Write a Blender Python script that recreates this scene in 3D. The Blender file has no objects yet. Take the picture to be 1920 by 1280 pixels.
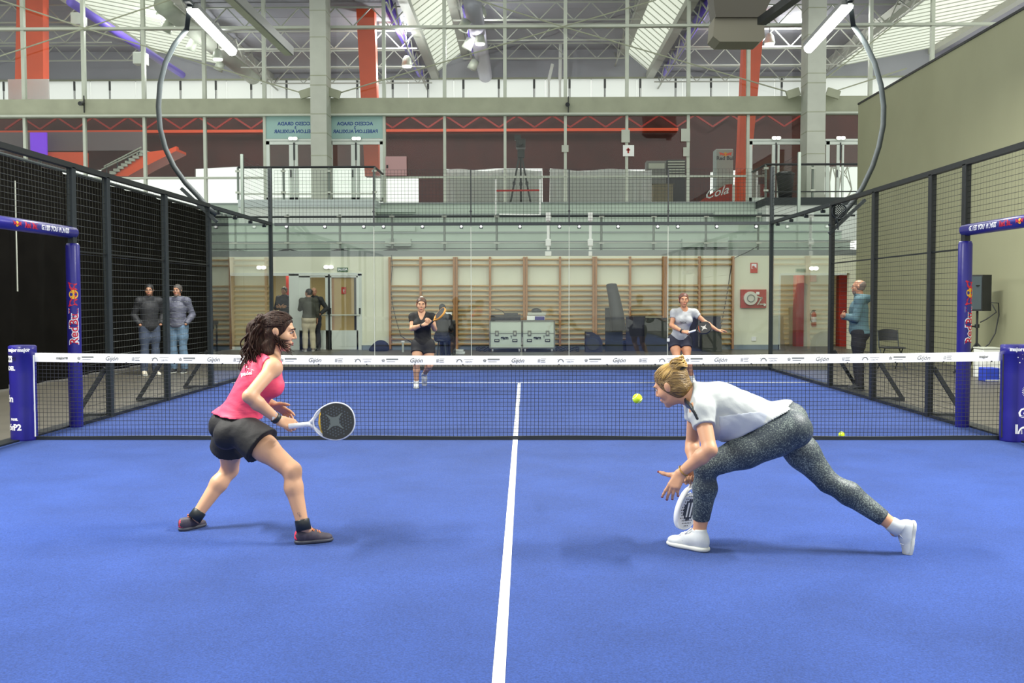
import bpy, bmesh, math, random
import numpy as np
from mathutils import Vector, Matrix
random.seed(7); np.random.seed(7)
C = bpy.context.scene
COL = C.collection

# ------------------------------------------------------------------ camera
FPX = 1883.0
CAM = Vector((0.10, -10.37, 1.49))
PITCH = math.atan((640 - 557) / FPX); YAW = math.atan((985 - 960) / FPX); ROLL = math.radians(-0.1)
cd = bpy.data.cameras.new('camera'); cam = bpy.data.objects.new('camera', cd); COL.objects.link(cam)
cd.sensor_width = 36; cd.lens = 36 * FPX / 1920; cd.clip_end = 300; cd.clip_start = .05
cam.location = CAM
ROT = (Matrix.Rotation(YAW, 3, 'Z') @ Matrix.Rotation(math.pi / 2 - PITCH, 3, 'X') @ Matrix.Rotation(ROLL, 3, 'Z'))
cam.rotation_euler = ROT.to_euler()
C.camera = cam

def at(px, py, Y):
    """measured photo pixel -> world point at court depth Y"""
    d = ROT @ Vector(((px - 960) / FPX, (640 - py) / FPX, -1))
    return CAM + d * ((Y - CAM.y) / d.y)

# ------------------------------------------------------------------ light
w = bpy.data.worlds.new('world'); C.world = w; w.use_nodes = True
bg = w.node_tree.nodes['Background']
bg.inputs[0].default_value = (0.97, 1.0, 0.94, 1); bg.inputs[1].default_value = 0.86
C.view_settings.view_transform = 'Standard'; C.view_settings.look = 'None'
C.view_settings.exposure = 0.52; C.view_settings.gamma = 1.0; C.view_settings.use_curve_mapping = False
try:
    C.cycles.transparent_max_bounces = 32; C.cycles.max_bounces = 8
    C.cycles.caustics_reflective = False; C.cycles.caustics_refractive = False
except Exception: pass

def area(name, loc, sx, sy, power, col=(1, .99, .93)):
    l = bpy.data.lights.new(name, 'AREA'); l.shape = 'RECTANGLE'; l.size = sx; l.size_y = sy; l.energy = power; l.color = col
    o = bpy.data.objects.new(name, l); o.location = loc; COL.objects.link(o); return o
LAMP_W = 340
for sx in (-1, 1):
    area('floodlight_far', (sx * 5.08, 6.5, 5.80), .22, 2.2, LAMP_W)
    area('floodlight_near', (sx * 5.08, -4.2, 5.80), .22, 2.2, LAMP_W * 2.3)

# ------------------------------------------------------------------ materials
def lin(c):
    if isinstance(c, (int, float)): c = (c, c, c)
    return tuple(((x / 255) / 12.92 if x / 255 <= .04045 else ((x / 255 + .055) / 1.055) ** 2.4) for x in c) + (1,)
MATS = {}
def mat(name, col, rough=.6, metal=0, var=.0, scale=8, bump=0, bscale=60, spec=.5, stretch=None, emit=0, col2=None, det=3):
    """procedural principled material: base colour mottled by noise, optional bump"""
    if name in MATS: return MATS[name]
    m = bpy.data.materials.new(name); m.use_nodes = True; nt = m.node_tree; b = nt.nodes['Principled BSDF']
    b.inputs['Base Color'].default_value = lin(col); b.inputs['Roughness'].default_value = rough; b.inputs['Metallic'].default_value = metal
    b.inputs['Specular IOR Level'].default_value = spec
    tc = nt.nodes.new('ShaderNodeTexCoord'); mp = nt.nodes.new('ShaderNodeMapping'); nt.links.new(tc.outputs['Object'], mp.inputs['Vector'])
    if stretch: mp.inputs['Scale'].default_value = stretch
    if var or col2:
        n = nt.nodes.new('ShaderNodeTexNoise'); n.inputs['Scale'].default_value = scale; n.inputs['Detail'].default_value = det
        nt.links.new(mp.outputs[0], n.inputs['Vector'])
        r = nt.nodes.new('ShaderNodeValToRGB'); nt.links.new(n.outputs['Fac'], r.inputs[0])
        c = lin(col); r.color_ramp.elements[0].position = .3; r.color_ramp.elements[1].position = .7
        r.color_ramp.elements[0].color = lin(col2) if col2 else tuple(x * (1 - var) for x in c[:3]) + (1,)
        r.color_ramp.elements[1].color = c if col2 else tuple(min(1, x * (1 + var)) for x in c[:3]) + (1,)
        nt.links.new(r.outputs[0], b.inputs['Base Color'])
    if bump:
        n2 = nt.nodes.new('ShaderNodeTexNoise'); n2.inputs['Scale'].default_value = bscale; n2.inputs['Detail'].default_value = 4
        nt.links.new(mp.outputs[0], n2.inputs['Vector'])
        bp = nt.nodes.new('ShaderNodeBump'); bp.inputs['Strength'].default_value = bump; bp.inputs['Distance'].default_value = .02
        nt.links.new(n2.outputs['Fac'], bp.inputs['Height']); nt.links.new(bp.outputs[0], b.inputs['Normal'])
    if emit:
        b.inputs['Emission Color'].default_value = lin(col); b.inputs['Emission Strength'].default_value = emit
    MATS[name] = m; return m
def glass(name, tint, refl=1.0, ior=1.45, rough=0.0):
    m = bpy.data.materials.new(name); m.use_nodes = True; nt = m.node_tree; nt.nodes.clear()
    o = nt.nodes.new('ShaderNodeOutputMaterial'); mx = nt.nodes.new('ShaderNodeMixShader')
    t = nt.nodes.new('ShaderNodeBsdfTransparent'); t.inputs[0].default_value = tuple(tint) + (1,)
    g = nt.nodes.new('ShaderNodeBsdfGlossy'); g.inputs['Roughness'].default_value = rough; g.inputs[0].default_value = (refl, refl, refl, 1)
    f = nt.nodes.new('ShaderNodeFresnel'); gg = nt.nodes.new('ShaderNodeNewGeometry'); mr = nt.nodes.new('ShaderNodeMapRange'); mr.inputs[3].default_value = ior; mr.inputs[4].default_value = 1 / ior; nt.links.new(gg.outputs['Backfacing'], mr.inputs[0]); nt.links.new(mr.outputs[0], f.inputs[0])
    nt.links.new(f.outputs[0], mx.inputs[0]); nt.links.new(t.outputs[0], mx.inputs[1]); nt.links.new(g.outputs[0], mx.inputs[2]); nt.links.new(mx.outputs[0], o.inputs[0])
    MATS[name] = m; return m
def translucent(name, col, f=.6):
    m = mat(name, col, .8); nt = m.node_tree; b = nt.nodes['Principled BSDF']; o = nt.nodes['Material Output']
    t = nt.nodes.new('ShaderNodeBsdfTranslucent'); t.inputs[0].default_value = lin(col)
    mx = nt.nodes.new('ShaderNodeMixShader'); mx.inputs[0].default_value = f
    nt.links.new(b.outputs[0], mx.inputs[1]); nt.links.new(t.outputs[0], mx.inputs[2]); nt.links.new(mx.outputs[0], o.inputs[0]); return m

# ------------------------------------------------------------------ mesh builder
V = lambda *a: np.array(a[0] if len(a) == 1 else a, float)
def nrm(a): a = np.asarray(a, float); return a / (np.linalg.norm(a) + 1e-12)
def frame(d, up=(0, 0, 1)):
    d = nrm(d); up = V(up)
    if abs(np.dot(d, nrm(up))) > .98: up = V(0, 1, 0) if abs(d[1]) < .9 else V(1, 0, 0)
    x = nrm(np.cross(d, up)); return x, d, np.cross(x, d)
class MB:
    def __init__(s): s.v = []; s.f = []
    def add(s, vs, fs):
        n = len(s.v); s.v += [tuple(float(c) for c in p) for p in vs]; s.f += [tuple(i + n for i in f) for f in fs]; return s
    BF = [(0, 3, 2, 1), (4, 5, 6, 7), (0, 1, 5, 4), (1, 2, 6, 5), (2, 3, 7, 6), (3, 0, 4, 7)]
    def box(s, lo, hi):
        (a, b, c), (d, e, f) = lo, hi
        return s.add([(a, b, c), (d, b, c), (d, e, c), (a, e, c), (a, b, f), (d, b, f), (d, e, f), (a, e, f)], MB.BF)
    def cbox(s, c, sz): return s.box([c[i] - sz[i] / 2 for i in range(3)], [c[i] + sz[i] / 2 for i in range(3)])
    def obox(s, c, sz, X, Y, Z):
        c = V(c); P = []
        for z in (-1, 1):
            for x, y in ((-1, -1), (1, -1), (1, 1), (-1, 1)):
                P.append(c + V(X) * x * sz[0] / 2 + V(Y) * y * sz[1] / 2 + V(Z) * z * sz[2] / 2)
        return s.add(P, MB.BF)
    def bar(s, a, b, w, h=None, up=(0, 0, 1)):
        a, b = V(a), V(b); h = h or w; x, d, u = frame(b - a, up)
        return s.obox((a + b) / 2, (w, np.linalg.norm(b - a), h), x, d, u)
    def bbox(s, lo, hi, r=.01):
        """box with chamfered vertical+horizontal edges"""
        bm = bmesh.new(); bmesh.ops.create_cube(bm, size=1)
        for v in bm.verts: v.co = Vector([lo[i] + (v.co[i] + .5) * (hi[i] - lo[i]) for i in range(3)])
        bmesh.ops.bevel(bm, geom=bm.edges[:], offset=r, segments=2, affect='EDGES', profile=.5)
        bm.verts.ensure_lookup_table(); vs = [v.co[:] for v in bm.verts]; fs = [[v.index for v in f.verts] for f in bm.faces]
        bm.free(); return s.add(vs, fs)
    def wire(s, a, b, t, up=(0, 0, 1)):
        a, b = V(a), V(b); x, d, u = frame(b - a, up); q = [x * t, u * t, -x * t, -u * t]
        return s.add([a + k for k in q] + [b + k for k in q], [(0, 1, 5, 4), (1, 2, 6, 5), (2, 3, 7, 6), (3, 0, 4, 7)])
    def tube(s, pts, r, n=8, caps=True):
        pts = [V(p) for p in pts]; m = len(pts); rs = r if hasattr(r, '__len__') else [r] * m
        vs = []; up = V(0, 0, 1); pu = None
        for i, p in enumerate(pts):
            d = nrm(pts[min(i + 1, m - 1)] - pts[max(i - 1, 0)])
            if pu is None: x, _, u = frame(d)
            else:
                x = nrm(np.cross(d, pu)); u = np.cross(x, d)
            pu = u
            for k in range(n):
                a = 2 * math.pi * k / n; vs.append(p + (x * math.cos(a) + u * math.sin(a)) * rs[i])
        fs = [(i * n + k, i * n + (k + 1) % n, (i + 1) * n + (k + 1) % n, (i + 1) * n + k) for i in range(m - 1) for k in range(n)]
        if caps: fs += [tuple(range(n))[::-1], tuple((m - 1) * n + k for k in range(n))]
        return s.add(vs, fs)
    def cyl(s, a, b, r, n=16, r2=None): return s.tube([a, b], [r, r if r2 is None else r2], n)
    def sph(s, c, r, n=12, m=8, R=None):
        r = r if hasattr(r, '__len__') else (r, r, r); vs = []; fs = []
        R = np.eye(3) if R is None else R
        for j in range(m + 1):
            t = math.pi * j / m
            for i in range(n):
                a = 2 * math.pi * i / n; p = V(math.sin(t) * math.cos(a) * r[0], math.sin(t) * math.sin(a) * r[1], math.cos(t) * r[2])
                vs.append(V(c) + p @ R)
        for j in range(m):
            for i in range(n): fs.append((j * n + i, (j + 1) * n + i, (j + 1) * n + (i + 1) % n, j * n + (i + 1) % n))
        return s.add(vs, fs)
    def prism(s, pts, d):
        """closed polygon (3-D, planar) extruded along d"""
        n = len(pts); pts = [V(p) for p in pts]; d = V(d)
        return s.add(pts + [p + d for p in pts], [tuple(range(n))[::-1], tuple(range(n, 2 * n))] + [(i, (i + 1) % n, n + (i + 1) % n, n + i) for i in range(n)])
    def grid(s, rows):
        n = len(rows[0]); vs = [p for r in rows for p in r]
        return s.add(vs, [(i * n + k, i * n + k + 1, (i + 1) * n + k + 1, (i + 1) * n + k) for i in range(len(rows) - 1) for k in range(n - 1)])
    def lathe(s, c, prof, n=20):
        vs = [(c[0] + r * math.cos(2 * math.pi * k / n), c[1] + r * math.sin(2 * math.pi * k / n), c[2] + z) for r, z in prof for k in range(n)]
        m = len(prof)
        fs = [(i * n + k, i * n + (k + 1) % n, (i + 1) * n + (k + 1) % n, (i + 1) * n + k) for i in range(m - 1) for k in range(n)]
        return s.add(vs, fs + [tuple(range(n))[::-1], tuple((m - 1) * n + k for k in range(n))])
    def mesh(s, name, m, smooth=False):
        me = bpy.data.meshes.new(name); me.from_pydata(s.v, [], s.f); me.validate()
        bm = bmesh.new(); bm.from_mesh(me); bmesh.ops.recalc_face_normals(bm, faces=bm.faces[:]); bm.to_mesh(me); bm.free()
        if m: me.materials.append(m)
        if smooth: me.polygons.foreach_set('use_smooth', [True] * len(me.polygons))
        return me
def link(name, me, parent=None, label=None, kind=None):
    o = bpy.data.objects.new(name, me); COL.objects.link(o)
    if parent is not None:
        o.parent = parent; M = Matrix.Translation(-parent.location) if parent.parent is None else Matrix.Identity(4)
        o.matrix_parent_inverse = M
    if label: o['label'] = label
    if kind: o['kind'] = kind
    return o
def part(name, mb, m, parent, label=None, kind=None, smooth=False): return link(name, mb.mesh(name, m, smooth), parent, label, kind)
def thing(name, label, cat, loc=(0, 0, 0), group=None):
    o = bpy.data.objects.new(name, None); COL.objects.link(o); o.location = loc; o.empty_display_size = .1
    o['label'] = label; o['category'] = cat
    if group: o['group'] = group
    return o
def tag(o, label, cat, group=None):
    o['label'] = label; o['category'] = cat
    if group: o['group'] = group
    return o
def struct(name, mb=None, m=None, parent=None):
    if mb is None:
        o = bpy.data.objects.new(name, None); COL.objects.link(o); o['kind'] = 'structure'; return o
    return link(name, mb.mesh(name, m), parent, None, 'structure')
def dup(root, delta, label=None, group=None):
    r = root.copy(); COL.objects.link(r); r.location = Vector(root.location) + Vector(delta)
    if label: r['label'] = label
    if group: r['group'] = group
    for ch in list(root.children):
        c = ch.copy(); COL.objects.link(c); c.parent = r
        for g in list(ch.children):
            d = g.copy(); COL.objects.link(d); d.parent = c
    return r
def inst(name, me, loc, parent, rotz=0):
    """another object sharing mesh data me (child of a thing at the origin)"""
    o = bpy.data.objects.new(name, me); COL.objects.link(o); o.location = loc; o.rotation_euler = (0, 0, rotz); o.parent = parent
    return o
def text2d(s, size=1, bold=0, shear=0, align='CENTER'):
    cu = bpy.data.curves.new('t', 'FONT'); cu.body = s; cu.size = size; cu.shear = shear; cu.offset = bold; cu.align_x = align; cu.align_y = 'CENTER'; cu.resolution_u = 2
    ob = bpy.data.objects.new('t', cu); COL.objects.link(ob); bpy.context.view_layer.update()
    me = bpy.data.meshes.new_from_object(ob.evaluated_get(bpy.context.evaluated_depsgraph_get()))
    vs = [tuple(v.co[:2]) for v in me.vertices]; fs = [tuple(p.vertices) for p in me.polygons]
    bpy.data.objects.remove(ob); bpy.data.meshes.remove(me); bpy.data.curves.remove(cu); return vs, fs
def print_on(name, o, tv, px, py, s, m, parent, rot=0, lift=.004):
    """flat print laid on the garment o: the letters follow its surface"""
    from mathutils.bvhtree import BVHTree
    me = o.data; t = BVHTree.FromPolygons([v.co for v in me.vertices], [tuple(p.vertices) for p in me.polygons]); vs = []; c, sn = math.cos(rot), math.sin(rot)
    for x, y in tv[0]:
        d = (at(px + s * (x * c + y * sn), py - s * (y * c - x * sn), 0) - CAM).normalized(); h = t.ray_cast(CAM, d)
        vs.append(tuple(h[0] - d * lift) if h[0] is not None else None)
    fs = [f for f in tv[1] if all(vs[i] is not None for i in f)]
    return part(name, MB().add([v or (0, 0, 0) for v in vs], fs), m, parent) if fs else None
def put(mb, tv, fn):
    vs, fs = tv; return mb.add([fn(x, y) for x, y in vs], fs)
def plane_map(o, X, Y):
    o, X, Y = V(o), V(X), V(Y); return lambda x, y: o + X * x + Y * y
# ------------------------------------------------------------------ SDF figures: one continuous surface per body
class SDF:
    def __init__(s): s.p = []
    def cap(s, a, b, ra, rb, tag='', k=.03, cut=None): s.p.append(dict(t='c', a=V(a), b=V(b), ra=ra, rb=rb, tag=tag, k=k, cut=cut or [])); return s
    def ell(s, c, r, R=None, tag='', k=.03, cut=None):
        r = V(r) if hasattr(r, '__len__') else V(r, r, r)
        s.p.append(dict(t='e', c=V(c), r=r, R=np.eye(3) if R is None else np.array(R), tag=tag, k=k, cut=cut or [])); return s
def _d(p, X, Y, Z, inf):
    if p['t'] == 'c':
        ab = p['b'] - p['a']; L = float(ab @ ab) + 1e-12; x, y, z = X - p['a'][0], Y - p['a'][1], Z - p['a'][2]
        t = np.clip((x * ab[0] + y * ab[1] + z * ab[2]) / L, 0, 1)
        return np.sqrt((x - t * ab[0]) ** 2 + (y - t * ab[1]) ** 2 + (z - t * ab[2]) ** 2) - (p['ra'] + (p['rb'] - p['ra']) * t + inf)
    x, y, z = X - p['c'][0], Y - p['c'][1], Z - p['c'][2]; R = p['R']; r = p['r'] + inf
    q = [(x * R[i][0] + y * R[i][1] + z * R[i][2]) for i in range(3)]
    k0 = np.sqrt(sum((q[i] / r[i]) ** 2 for i in range(3))); k1 = np.sqrt(sum((q[i] / r[i] ** 2) ** 2 for i in range(3))) + 1e-9
    return k0 * (k0 - 1) / k1
def _bb(p, inf):
    if p['t'] == 'c':
        r = V([max(p['ra'], p['rb']) + inf] * 3); return np.minimum(p['a'], p['b']) - r, np.maximum(p['a'], p['b']) + r
    r = V([max(p['r']) + inf] * 3); return p['c'] - r, p['c'] + r
def sdf_mesh(prims, h, inf=0.0, cuts=(), subs=(), noise=0, infs=None):
    g = lambda p: infs.get(p['tag'], inf) if infs else inf
    bb = [_bb(p, g(p)) for p in prims]; lo = np.min([b[0] for b in bb], 0) - 3 * h; hi = np.max([b[1] for b in bb], 0) + 3 * h
    n = np.ceil((hi - lo) / h).astype(int) + 1; ax = [lo[i] + h * np.arange(n[i]) for i in range(3)]
    D = np.full(tuple(n), .3, np.float32)
    def sub(b, pad):
        i0 = np.maximum(((b[0] - pad - lo) / h).astype(int), 0); i1 = np.minimum(((b[1] + pad - lo) / h).astype(int) + 2, n)
        return tuple(slice(a, c) for a, c in zip(i0, i1))
    def xyz(sl): return ax[0][sl[0]][:, None, None], ax[1][sl[1]][None, :, None], ax[2][sl[2]][None, None, :]
    for p, b in zip(prims, bb):
        k = p['k']; sl = sub(b, k + 3 * h); X, Y, Z = xyz(sl); d = _d(p, X, Y, Z, g(p))
        for (c, nn) in p['cut']: d = np.maximum(d, (X - c[0]) * nn[0] + (Y - c[1]) * nn[1] + (Z - c[2]) * nn[2])
        A = D[sl]; q = np.maximum(k - np.abs(A - d), 0) / k; D[sl] = np.minimum(A, d) - q * q * k * .25
    for p in subs:
        b = _bb(p, 0); sl = sub(b, p['k'] + 3 * h); X, Y, Z = xyz(sl); d = -_d(p, X, Y, Z, 0); k = p['k']
        A = D[sl]; q = np.maximum(k - np.abs(A - d), 0) / k; D[sl] = np.maximum(A, d) + q * q * k * .25
    X, Y, Z = xyz(tuple(slice(0, m) for m in n))
    if noise: D += noise * (np.sin(X * 61 + 3 * np.sin(Z * 23)) * np.sin(Z * 47 + 2 * np.sin(Y * 31)) * np.sin(Y * 53 + X * 17)).astype(np.float32)
    for (c, nn) in cuts: D = np.maximum(D, ((X - c[0]) * nn[0] + (Y - c[1]) * nn[1] + (Z - c[2]) * nn[2]).astype(np.float32))
    return nets(D, lo, h)
def nets(D, lo, h):
    I = D < 0; nx, ny, nz = D.shape
    s = sum(I[a:nx - 1 + a, b:ny - 1 + b, c:nz - 1 + c].astype(np.int8) for a in (0, 1) for b in (0, 1) for c in (0, 1))
    act = (s > 0) & (s < 8); idx = np.full(act.shape, -1, np.int64); ii = np.argwhere(act); idx[act] = np.arange(len(ii))
    cor = {(a, b, c): D[ii[:, 0] + a, ii[:, 1] + b, ii[:, 2] + c] for a in (0, 1) for b in (0, 1) for c in (0, 1)}
    acc = np.zeros((len(ii), 3)); cnt = np.zeros(len(ii))
    for a in cor:
        for k in range(3):
            if a[k] == 0:
                b = list(a); b[k] = 1; da, db = cor[a], cor[tuple(b)]; m = (da < 0) != (db < 0)
                t = np.where(m, da / np.where(m, da - db, 1), 0); p = np.tile(V(a), (len(ii), 1)); p[:, k] = t
                acc += p * m[:, None]; cnt += m
    vs = lo + h * (ii + acc / cnt[:, None]); F = []
    for k in range(3):
        sl0 = [slice(None)] * 3; sl1 = [slice(None)] * 3; sl0[k] = slice(0, -1); sl1[k] = slice(1, None)
        ch = I[tuple(sl0)] != I[tuple(sl1)]; e = np.argwhere(ch); o1, o2 = (k + 1) % 3, (k + 2) % 3
        e = e[(e[:, o1] > 0) & (e[:, o2] > 0) & (e[:, o1] < D.shape[o1] - 1) & (e[:, o2] < D.shape[o2] - 1)]
        ins = I[e[:, 0], e[:, 1], e[:, 2]]
        def cell(d1, d2): q = e.copy(); q[:, o1] += d1; q[:, o2] += d2; return idx[q[:, 0], q[:, 1], q[:, 2]]
        Q = np.stack([cell(-1, -1), cell(0, -1), cell(0, 0), cell(-1, 0)], 1); Q[~ins] = Q[~ins][:, ::-1]; F.append(Q)
    return vs, np.concatenate(F)
def sobj(name, vf, m, parent=None, label=None):
    vs, F = vf; F = F[(F >= 0).all(1)]
    me = bpy.data.meshes.new(name); me.vertices.add(len(vs)); me.vertices.foreach_set('co', vs.astype(np.float32).ravel())
    me.loops.add(F.size); me.polygons.add(len(F)); me.loops.foreach_set('vertex_index', F.astype(np.int32).ravel())
    me.polygons.foreach_set('loop_start', np.arange(0, F.size, 4, dtype=np.int32)); me.polygons.foreach_set('loop_total', np.full(len(F), 4, np.int32))
    me.update(calc_edges=True); me.polygons.foreach_set('use_smooth', [True] * len(F)); me.materials.append(m)
    return link(name, me, parent, label)
def ortho(r, u):
    """rows: right, forward, up (right-handed) from approximate right and exact up"""
    u = nrm(u); r = V(r); r = nrm(r - u * (r @ u)); return np.array([r, np.cross(u, r), u])
def headframe(f, up):
    f = nrm(f); up = V(up); u = nrm(up - f * (up @ f)); return np.array([np.cross(f, u), f, u])
def head_prims(P, c, R, s):
    c = V(c); W = lambda x, y, z: c + (V(x, y, z) * s) @ R
    E = lambda x, y, z, a, b, d, k=.02: P.ell(W(x, y, z), (a * s, b * s, d * s), R, 'head', k * s)
    E(0, -.014, .035, .074, .093, .080); E(0, .016, -.022, .060, .070, .084); E(0, .034, -.072, .044, .046, .034); E(0, .066, -.098, .018, .016, .015)
    E(.036, .05, -.022, .028, .03, .03); E(-.036, .05, -.022, .028, .03, .03)
    P.cap(W(-.034, .074, .03), W(.034, .074, .03), .012 * s, .012 * s, 'head', .015 * s)
    P.cap(W(0, .09, .016), W(0, .1045, -.020), .0070 * s, .0100 * s, 'head', .012 * s)
    for q in (-1, 1):
        P.cap(W(.009 * q, .094, -.026), W(.012 * q, .088, -.024), .0075 * s, .007 * s, 'head', .006 * s)
        P.ell(W(.076 * q, -.008, .0), (.010 * s, .020 * s, .031 * s), R, 'head', .008 * s); P.ell(W(.082 * q, -.014, .008), (.008 * s, .017 * s, .022 * s), R, 'head', .006 * s)
    P.cap(W(-.018, .083, -.056), W(.018, .083, -.056), .0085 * s, .0085 * s, 'head', .010 * s); P.cap(W(-.014, .082, -.066), W(.014, .082, -.066), .008 * s, .008 * s, 'head', .008 * s)
    return W
def head_subs(W, R, s):
    S = SDF()
    for q in (-1, 1): S.ell(W(.031 * q, .0985, .009), (.0155 * s, .0125 * s, .0085 * s), R, '', .010 * s)
    return S.p
def hand_prims(P, wr, d, back, side, s=1, curl=(20, 25, 15), thumb=None, spread=4, fat=1.0, tag='hand', curls=None):
    """side +1 = right hand. d = finger direction, back = direction out of the back of the hand"""
    y = nrm(d); z = V(back); z = nrm(z - y * (z @ y)); x = np.cross(y, z); W = lambda a, b, c: V(wr) + s * (a * x * side + b * y + c * z)
    xs = [-.027, -.009, .009, .026]; pl = [.086, .090, .085, .076]; L = [[.042, .026, .021], [.046, .029, .022], [.043, .027, .021], [.034, .021, .019]]; rr = [.0098, .0100, .0096, .0086]
    tips = []
    for i in range(4): P.cap(W(xs[i] * .65, .008, 0), W(xs[i], pl[i], 0), .0155 * s, .0115 * s, tag, .012 * s)
    for i in range(4):
        cu = curls[i] if curls else curl; a = 0; p = V(xs[i], pl[i], 0); sp = math.radians(spread * (i - 1.5))
        for j in range(3):
            a += math.radians(cu[j]); q = p + L[i][j] * V(math.sin(sp) * math.cos(a), math.cos(a) * math.cos(sp), -math.sin(a))
            P.cap(W(*p), W(*q), rr[i] * fat * s * (1 - .10 * j), rr[i] * fat * s * (.92 - .12 * j), tag, .0045 * s); p0 = p; p = q
        tips.append((W(*p), nrm(W(*p) - W(*p0)), V(nrm(np.cross(W(*p) - W(*p0), -x * side))) * 1))
    th = thumb or [(-.75, .62, -.25), (-.55, .80, -.25), (-.35, .9, -.3)]; p = V(-.020, .022, -.006)
    for j, (l, ra, rb) in enumerate([(.042, .0165, .0125), (.032, .0118, .0108), (.026, .0105, .0080)]):
        q = p + l * nrm(th[j]); P.cap(W(*p), W(*q), ra * fat * s, rb * fat * s, tag, .007 * s); p0 = p; p = q
    tips.append((W(*p), nrm(W(*p) - W(*p0)), z))
    return tips
def lerp(a, b, t): return V(a) * (1 - t) + V(b) * t
def body_prims(J, s=1.0, fem=True, fat=1.0, hands=True, hs=1.0):
    P = SDF(); g = lambda k: V(J[k])
    pe, wa, ch, ne = g('pelvis'), g('waist'), g('chest'), g('neck'); shL, shR, hL, hR = g('shL'), g('shR'), g('hipL'), g('hipR')
    Rc = ortho(shR - shL, ne - wa); Rp = ortho(hR - hL, wa - pe); Rw = ortho((shR - shL) + (hR - hL), ch - pe)
    sw = np.linalg.norm(shR - shL) / 2; P.Rc, P.Rp, P.Rw = Rc, Rp, Rw
    f = fat; D = lambda c, R, x, y, z: c + s * (x * R[0] + y * R[1] + z * R[2])
    P.ell(ch, (sw * .88, .100 * s * f, .160 * s), Rc, 'torso', .05); P.ell(wa, (.126 * s * f, .093 * s * f, .13 * s), Rw, 'torso', .06)
    P.cap(lerp(pe, wa, .3), ch, .092 * s * f, .092 * s * f, 'torso', .05)
    P.ell(D(pe, Rp, 0, 0, .02), (.152 * s * f, .108 * s * f, .115 * s), Rp, 'pelvis', .05)
    for q in (-1, 1): P.ell(D(pe, Rp, .076 * q, -.058, -.045), (.083 * s * f, .078 * s * f, .088 * s), Rp, 'pelvis', .035)
    if fem:
        for q in (-1, 1): P.ell(D(ch, Rc, .072 * q, .078, -.005), (.062 * s, .056 * s, .060 * s), Rc, 'torso', .03)
    for sd, sh in (('L', shL), ('R', shR)):
        el, wr = g('el' + sd), g('wr' + sd); P.cap(D(ne, Rc, 0, -.01, -.01), sh, .048 * s, .046 * s, 'torso', .045)
        P.ell(sh, .052 * s * f, None, 'uarm' + sd, .03); P.cap(sh, el, .046 * s * f, .037 * s, 'uarm' + sd, .03)
        m = lerp(el, wr, .28); P.cap(el, m, .036 * s, .040 * s, 'farm' + sd, .02); P.cap(m, wr, .040 * s, .0255 * s, 'farm' + sd, .02)
        hp, kn, an = g('hip' + sd), g('kn' + sd), g('an' + sd)
        P.cap(hp, lerp(hp, kn, .45), .090 * s * f, .078 * s * f, 'thigh' + sd, .04); P.cap(lerp(hp, kn, .45), kn, .078 * s * f, .054 * s, 'thigh' + sd, .04)
        bd = nrm(lerp(hp, an, .5) - kn) if np.linalg.norm(lerp(hp, an, .5) - kn) > .02 else -Rp[1]
        c = lerp(kn, an, .30) + bd * .012 * s; P.cap(kn, c, .050 * s, .055 * s * f, 'shin' + sd, .025); P.cap(c, an, .055 * s * f, .034 * s, 'shin' + sd, .025)
        td = g('toe' + sd) - an; P.cap(an, an + td * .15 - V(0, 0, .01), .034 * s, .028 * s, 'foot' + sd, .02)
    hc = g('head'); Rh = headframe(J['hf'], J['hu']); P.hs = hs
    P.cap(D(ne, Rc, 0, 0, -.02), hc + (V(0, -.012, -.05) * hs) @ Rh, .056 * s, .052 * s * (1 if fem else 1.1), 'neck', .03)
    P.W = head_prims(P, hc, Rh, hs); P.Rh = Rh; P.tips = {}
    for sd in 'LR':
        if hands and ('hand' + sd) in J:
            P.tips[sd] = hand_prims(P, J['wr' + sd], side=1 if sd == 'R' else -1, **J['hand' + sd])
    return P
def sel(P, tags): return [p for p in P.p if p['tag'] in tags]
def cutp(p, plane): q = dict(p); q['cut'] = p['cut'] + [plane]; return q
def face_parts(P, root, skin, hair, fine=True, lips=(176, 92, 84)):
    W, R, s = P.W, P.Rh, P.hs
    for q in (-1, 1):
        mb = MB().sph(W(.031 * q, .0785, .009), (.0120 * s, .0085 * s, .0058 * s), 14, 10, R); e = part('eye', mb, mat('eye_white', (200, 190, 182), .3), root, smooth=True)
        mb = MB().sph(W(.031 * q, .0835, .009), (.0060 * s, .0046 * s, .0052 * s), 10, 8, R); part('iris', mb, mat('iris', (40, 26, 18), .2), e, smooth=True)
        mb = MB().tube([W(.016 * q, .093, .028), W(.033 * q, .090, .034), W(.050 * q, .076, .029)], [.0035 * s, .004 * s, .002 * s], 6); part('eyebrow', mb, hair, root)
        if fine:
            mb = MB().tube([W(.018 * q, .089, .012), W(.031 * q, .0925, .0185), W(.046 * q, .082, .012)], [.0016 * s, .0028 * s, .0016 * s], 6); part('eyelash', mb, mat('eyelash', (25, 18, 15), .6), root)
    mb = MB().tube([W(-.024, .080, -.058), W(-.01, .0925, -.055), W(0, .0935, -.0565), W(.01, .0925, -.055), W(.024, .080, -.058)], [.0025 * s, .005 * s, .0045 * s, .005 * s, .0025 * s], 8)
    mb.tube([W(-.022, .080, -.060), W(0, .0915, -.066), W(.022, .080, -.060)], [.0025 * s, .0065 * s, .0025 * s], 8); part('lips', mb, mat('lips', lips, .4), root, smooth=True)
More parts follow.
